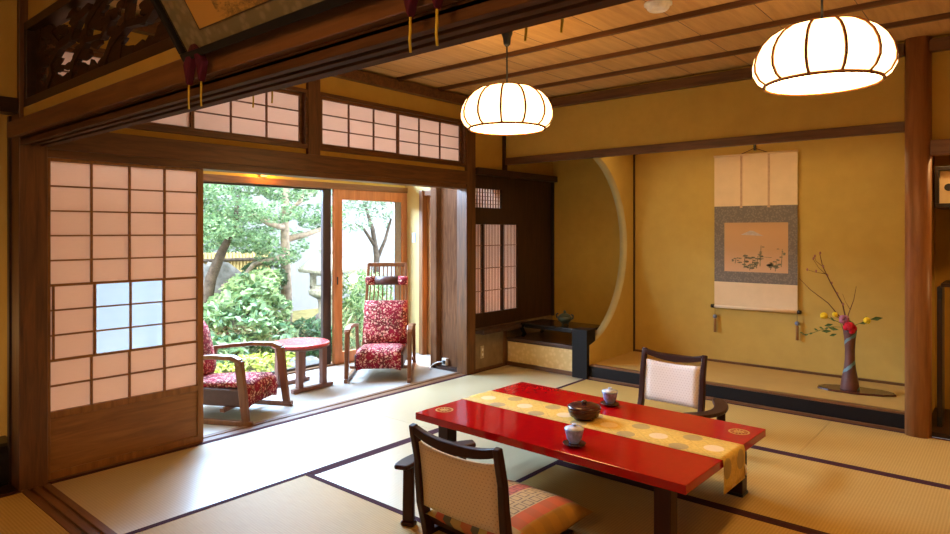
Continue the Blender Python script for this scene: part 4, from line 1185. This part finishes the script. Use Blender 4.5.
# main tree: pads listed in world coordinates relative to the trunk foot (-8, 5.25)
def rel(o, L): return [((a-o[0], b-o[1], c-o[2]), r) for (a, b, c), r in L]
o = (-8.0, 5.25, G)
pads = rel(o, [((-8.2, 4.35, 1.75), (.55, .45, .22)), ((-7.7, 4.1, 1.45), (.4, .35, .18)), ((-8.3, 4.8, 2.05), (.6, .45, .2)), ((-7.9, 5.2, 2.0), (.5, .4, .2)),
               ((-7.8, 4.55, 1.22), (.5, .35, .15)), ((-8.5, 4.2, 1.3), (.5, .4, .2)), ((-7.9, 5.75, 1.62), (.45, .35, .16)), ((-8.4, 5.6, 1.98), (.5, .42, .18)), ((-8.2, 6.0, 1.5), (.4, .3, .12)),
               ((-7.6, 4.8, 1.62), (.4, .4, .15)), ((-8.6, 5.0, 1.5), (.5, .5, .2)), ((-7.7, 4.95, 1.02), (.35, .3, .12)), ((-8.4, 4.0, 2.2), (.6, .5, .3)), ((-8.6, 5.3, 2.5), (.8, .8, .25)), ((-8.3, 3.9, 1.9), (.5, .5, .3)), ((-8.8, 5.7, 1.2), (.4, .5, .25)), ((-8.1, 4.4, 2.3), (.6, .5, .25)), ((-8.0, 5.9, 2.15), (.6, .5, .2))])
T = [([(0, 0, 0), (.03, .02, .5), (0, .03, 1.0), (.05, -.02, 1.5), (.02, .0, 2.0), (0, .05, 2.6)], [.10, .085, .075, .065, .055, .04]),
     ([(.02, 0, 1.32), (.15, -.25, 1.28), (.12, -.55, 1.22), (.25, -.8, 1.05), (.3, -1.1, .98)], [.045, .04, .035, .025, .015]),
     ([(.03, 0, 1.72), (.1, -.3, 1.78), (.15, -.6, 1.9), (.1, -.85, 1.82), (.2, -1.2, 1.95)], [.05, .045, .04, .03, .02]),
     ([(.03, 0, 1.55), (.1, .3, 1.62), (.15, .6, 1.72), (.1, .8, 1.7)], [.05, .04, .03, .02]),
     ([(.0, .03, 1.9), (.1, .2, 2.1), (.0, .35, 2.3)], [.04, .03, .02])]
plant('garden_tree', 'gnarled garden tree with pale twisting branches and layered green pads behind the round table', 'tree', o, 'leafpine', pads, 17000, .066, T, 'barkpale', 3)
# leaning dark trunk at the edge
o = (-7.3, 3.72, G)
plant('garden_tree', 'dark leaning tree trunk with foliage next to the paper sliding door', 'tree', o, 'leafpine',
      rel(o, [((-7.4, 3.75, 2.0), (.5, .4, .25)), ((-7.3, 4.15, 1.62), (.4, .38, .16)), ((-7.2, 3.75, 1.40), (.35, .3, .14)), ((-7.3, 4.3, 1.25), (.3, .25, .10))]), 2600, .066,
      [([(0, -.2, 0), (0, .0, .7), (-.05, .10, 1.1), (-.1, .26, 1.4), (-.1, .45, 1.75), (-.15, .5, 2.1)], [.075, .07, .065, .055, .04, .02])], 'bark', 5)
# bright broad-leaved shrub
o = (-7.0, 3.92, G)
plant('garden_shrub', 'big bright green broad-leaved shrub filling the middle of the garden view', 'shrub', o, 'leafbright',
      rel(o, [((-7.0, 3.95, .35), (.5, .38, .33)), ((-6.9, 3.62, .05), (.45, .33, .28)), ((-7.1, 4.2, .62), (.38, .32, .24)), ((-6.9, 4.32, .05), (.4, .32, .26)), ((-7.1, 4.48, .40), (.3, .22, .2)), ((-7.0, 3.6, .40), (.3, .25, .15)), ((-7.2, 4.45, .78), (.25, .2, .12))]), 4200, .115,
      [([(0, 0, 0), (0, .1, .5), (.05, .15, .7)], [.03, .025, .015])], 'bark', 7, 2.2, .6)
o = (-7.9, 4.5, G)
plant('garden_shrub', 'dark green shrub between the bamboo fence and the tree trunk', 'shrub', o, 'leafdark',
      rel(o, [((-7.95, 4.88, .72), (.35, .3, .25)), ((-8.35, 5.0, .4), (.35, .4, .4)), ((-8.2, 4.1, .0), (.5, .4, .3))]), 3000, .09,
      [([(0, 0, 0), (0, .1, .9)], [.03, .02])], 'bark', 9)
o = (-7.1, 5.05, G)
plant('garden_shrub', 'low dark leafy shrub at the foot of the stone lantern', 'shrub', o, 'leafdark',
      rel(o, [((-7.0, 4.95, .0), (.35, .35, .25)), ((-7.1, 5.25, -.08), (.3, .25, .2))]), 1300, .085, [([(0, 0, 0), (0, 0, .25)], [.015, .01])], 'bark', 11)
o = (-6.35, 3.85, G)
plant('garden_shrub', 'low yellow green groundcover plant beneath the window behind the armchair', 'shrub', o, 'leafyellow',
      rel(o, [((-6.3, 3.75, -.12), (.3, .45, .16)), ((-6.4, 4.2, -.15), (.25, .3, .13))]), 1000, .07, [([(0, 0, 0), (0, 0, .12)], [.012, .008])], 'bark', 13)
o = (-9.0, 7.85, G)
plant('garden_tree', 'slender grey green tree seen through the wooden-framed glass door', 'tree', o, 'leafgrey',
      rel(o, [((-9, 7.4, 2.05), (.6, .5, .3)), ((-9.2, 8.2, 2.2), (.6, .5, .3)), ((-8.8, 7.1, 1.6), (.5, .4, .25)), ((-9, 8.0, 1.8), (.4, .35, .2)), ((-9, 8.4, 1.55), (.35, .3, .2)), ((-9, 7.8, 2.6), (.9, .9, .3))]), 3200, .085,
      [([(0, 0, 0), (0, -.03, .7), (0, 0, 1.2), (0, -.1, 1.7), (0, -.3, 2.2)], [.07, .06, .055, .04, .02]), ([(0, 0, 1.15), (0, .2, 1.5), (0, .35, 1.9)], [.04, .03, .02]), ([(0, -.05, 1.4), (0, -.3, 1.7), (0, -.5, 1.8)], [.035, .025, .015])], 'bark', 15)
o = (-7.2, 5.95, G)
plant('garden_shrub', 'pale feathery plant with long leaves outside the wooden-framed glass door', 'shrub', o, 'leafbright',
      rel(o, [((-7.2, 5.95, .45), (.35, .35, .4)), ((-7.3, 6.3, .35), (.35, .35, .4)), ((-7.1, 5.75, .1), (.3, .25, .35))]), 1500, .17, [([(0, 0, 0), (0, 0, .6)], [.02, .012])], 'bark', 17, 5.5, 1.0)
o = (-10.6, 6.0, G)
plant('garden_shrub', 'tall clipped dark hedge mass beyond the tree before the pale wall', 'shrub', o, 'leafpine',
      rel(o, [((-10.6, 4.8, 1.2), (.5, .9, .9)), ((-10.7, 5.9, .8), (.4, .7, .7)), ((-10.6, 4.2, 2.4), (.6, .9, .6))]), 3200, .10, [([(0, 0, 0), (0, -.6, .8)], [.05, .03])], 'bark', 19)
# rocks
def rock(label, loc, r, seed):
    random.seed(seed); m = MB(); m.ell((0, 0, 0), r, 12, 8, jit=.16); o = m.build('garden_rock', 'rock'); o.location = loc; tag(o, label, 'rock')
rock('dark grey boulder under the bamboo fence at the back of the garden', (-9.2, 4.85, .45-.3), (.5, .55, .75), 1)
rock('flat stepping stone just outside the window sill near the round table', (-6.0, 3.75, -.27), (.28, .35, .12), 2)
rock('rounded garden stone behind the legs of the round table', (-6.25, 4.35, -.22), (.24, .26, .16), 3)
rock('mossy rock beside the foot of the lantern and tree trunk', (-7.85, 5.85, -.12), (.25, .3, .28), 4)
# bamboo fence
t = thing('bamboo_fence', 'short yellow bamboo fence at the back of the garden', 'fence', (-9.9, 5.45, G))
m = MB()
for k in range(26): m.tube([(0, -.75+k*.06, 0), (0, -.75+k*.06, 1.32)], .027, 7)
m.build('bamboo_pole', 'bamboo', t)
for z in (.35, 1.2):
    m = MB(); m.tube([(.05, -.8, z), (.05, .8, z)], .03, 8); m.build('rail', 'bark', t)
# stone lantern
def lantern():
    t = thing('stone_lantern', 'grey stone garden lantern with a wide roof partly hidden by the dark window frame', 'stone lantern', (-7.3, 5.46, G))
    m = MB(); m.lathe([(.20, 0), (.22, .05), (.16, .12), (.11, .16), (.10, .42), (.115, .70), (.13, .74)], 20); m.build('pedestal', 'stone', t)
    m = MB(); m.lathe([(.13, .74), (.24, .80), (.25, .86), (.2, .88)], 6); m.build('platform', 'stone', t, .01)
    m = MB()
    for sx in (-1, 1):
        for sy in (-1, 1): m.box(sx*.13-.035, sx*.13+.035, sy*.13-.035, sy*.13+.035, .88, 1.10)
    m.box(-.165, .165, -.165, .165, .87, .92); m.box(-.165, .165, -.165, .165, 1.06, 1.11); m.build('fire_box', 'stone', t, .006)
    m = MB()
    def sq(h, z): return [(-h, -h, z), (h, -h, z), (h, h, z), (-h, h, z)]
    lv = [sq(.27, 1.10), sq(.285, 1.15), sq(.19, 1.25), sq(.10, 1.36)]
    V = [[m.v(p) for p in q] for q in lv]
    for A, B in zip(V, V[1:]):
        for k in range(4): m.f([A[k], A[(k+1)%4], B[(k+1)%4], B[k]])
    m.f(V[0][::-1]); m.f(V[-1]); m.build('roof', 'stone', t, .012)
    m = MB(); m.lathe([(.07, 1.355), (.11, 1.40), (.10, 1.43), (.085, 1.45), (.09, 1.50), (.06, 1.55), (.02, 1.60), (.004, 1.62)], 20); m.build('finial', 'stone', t)
lantern()

# ------------------------------------------------------------------ light
def light(name, kind, loc, energy, col=(1, 1, 1), rot=(0, 0, 0), **kw):
    l = bpy.data.lights.new(name, kind); l.energy = energy; l.color = col
    for k, v in kw.items(): setattr(l, k, v)
    o = bpy.data.objects.new(name, l); COL.objects.link(o); o.location = loc; o.rotation_euler = rot
    return o
WARM = (1, .60, .24)
w = bpy.data.worlds.new('World'); SC.world = w; w.use_nodes = True
nt = w.node_tree
bg = nt.nodes['Background']
tc = nt.nodes.new('ShaderNodeTexCoord'); sp = nt.nodes.new('ShaderNodeSeparateXYZ'); nt.links.new(tc.outputs['Generated'], sp.inputs[0])
c = ramp(nt, sp.outputs[2], [(.0, (.85, .92, 1)), (.6, (.72, .86, 1))])
nt.links.new(c, bg.inputs[0]); bg.inputs[1].default_value = 12.5
light('sun', 'SUN', (-10, 5, 8), 8, (1, .95, .86), (R(38), R(18), 0), angle=R(12))
# daylight portal in the garden window
p = light('window_portal', 'AREA', (-5.5, 3.2, .95), 10, rot=(0, R(-90), 0), shape='RECTANGLE', size=1.9, size_y=4.2)
p.data.cycles.is_portal = True
light('eave_sky_fill', 'AREA', (-6.15, 3.5, 2.28), 950, (.40, .64, 1), (0, R(-62), 0), shape='RECTANGLE', size=.7, size_y=2.6)  # added area light hidden above the header, strengthens sky light on the mats
light('alcove_lamp', 'AREA', (-1.8, 5.42, 2.33), 12, (1, .76, .40), (R(-14), 0, 0), shape='RECTANGLE', size=2.0, size_y=.12)
light('shelf_fill', 'AREA', (.0, 5.36, 1.96), 7, WARM, (R(-20), 0, 0), shape='RECTANGLE', size=.9, size_y=.1)  # added fill to brighten the shelf bay, no fixture there
light('side_corridor_lamp', 'POINT', (-4.95, .25, .7), 9, WARM, shadow_soft_size=.1)
light('shelf_bay_fill', 'POINT', (.28, 5.34, .75), 7, WARM, shadow_soft_size=.1)  # added out-of-view fill for the back wall under the cabinet
light('near_room_fill', 'POINT', (-.6, -.9, 2.15), 58, WARM, shadow_soft_size=.25)  # added general fill behind the camera, no fixture modelled
light('passage_lamp', 'POINT', (-4.42, 5.13, .78), 30, (1, .5, .16), shadow_soft_size=.06)
light('wall_lamp_bulb', 'POINT', (-5.27, 3.29, 1.92), 11.0, (1, .38, .05), shadow_soft_size=.03)

GROUPS = dict(pendant_lamp='paper pendant lamps', frame_cushion='purple cushions with yellow cords on the beam', teacup='lidded teacups on the red table', saucer='saucers under the teacups',
              floor_chair='floor chairs at the red table', floor_cushion='cushions on the floor chairs', elbow_rest='elbow rests beside the floor chairs', reclining_armchair='armchairs on the veranda',
              scroll_weight='weights hanging from the scroll', yellow_flower='yellow flowers in the vase', garden_tree='trees in the garden', garden_shrub='shrubs in the garden', garden_rock='stones in the garden')
for o in list(SC.objects):
    if o.parent is None and o.get('category'):
        g = GROUPS.get(o.name.split('.')[0])
        if g: o['group'] = g
# ------------------------------------------------------------------ camera
cam = bpy.data.cameras.new('camera'); co = bpy.data.objects.new('camera', cam); COL.objects.link(co)
co.location = (0, 0, 1.37); co.rotation_euler = (R(90), 0, R(40.25))
cam.sensor_width = 36; cam.lens = 645/950*36
cam.shift_y = (231-267)/950
cam.clip_start = .05
SC.camera = co
SC.view_settings.view_transform = 'Standard'
SC.view_settings.look = 'None'
SC.view_settings.exposure = 0
SC.cycles.use_denoising = True
SC.cycles.max_bounces = 10; SC.cycles.diffuse_bounces = 5; SC.cycles.transparent_max_bounces = 12
SC.cycles.sample_clamp_indirect = 8
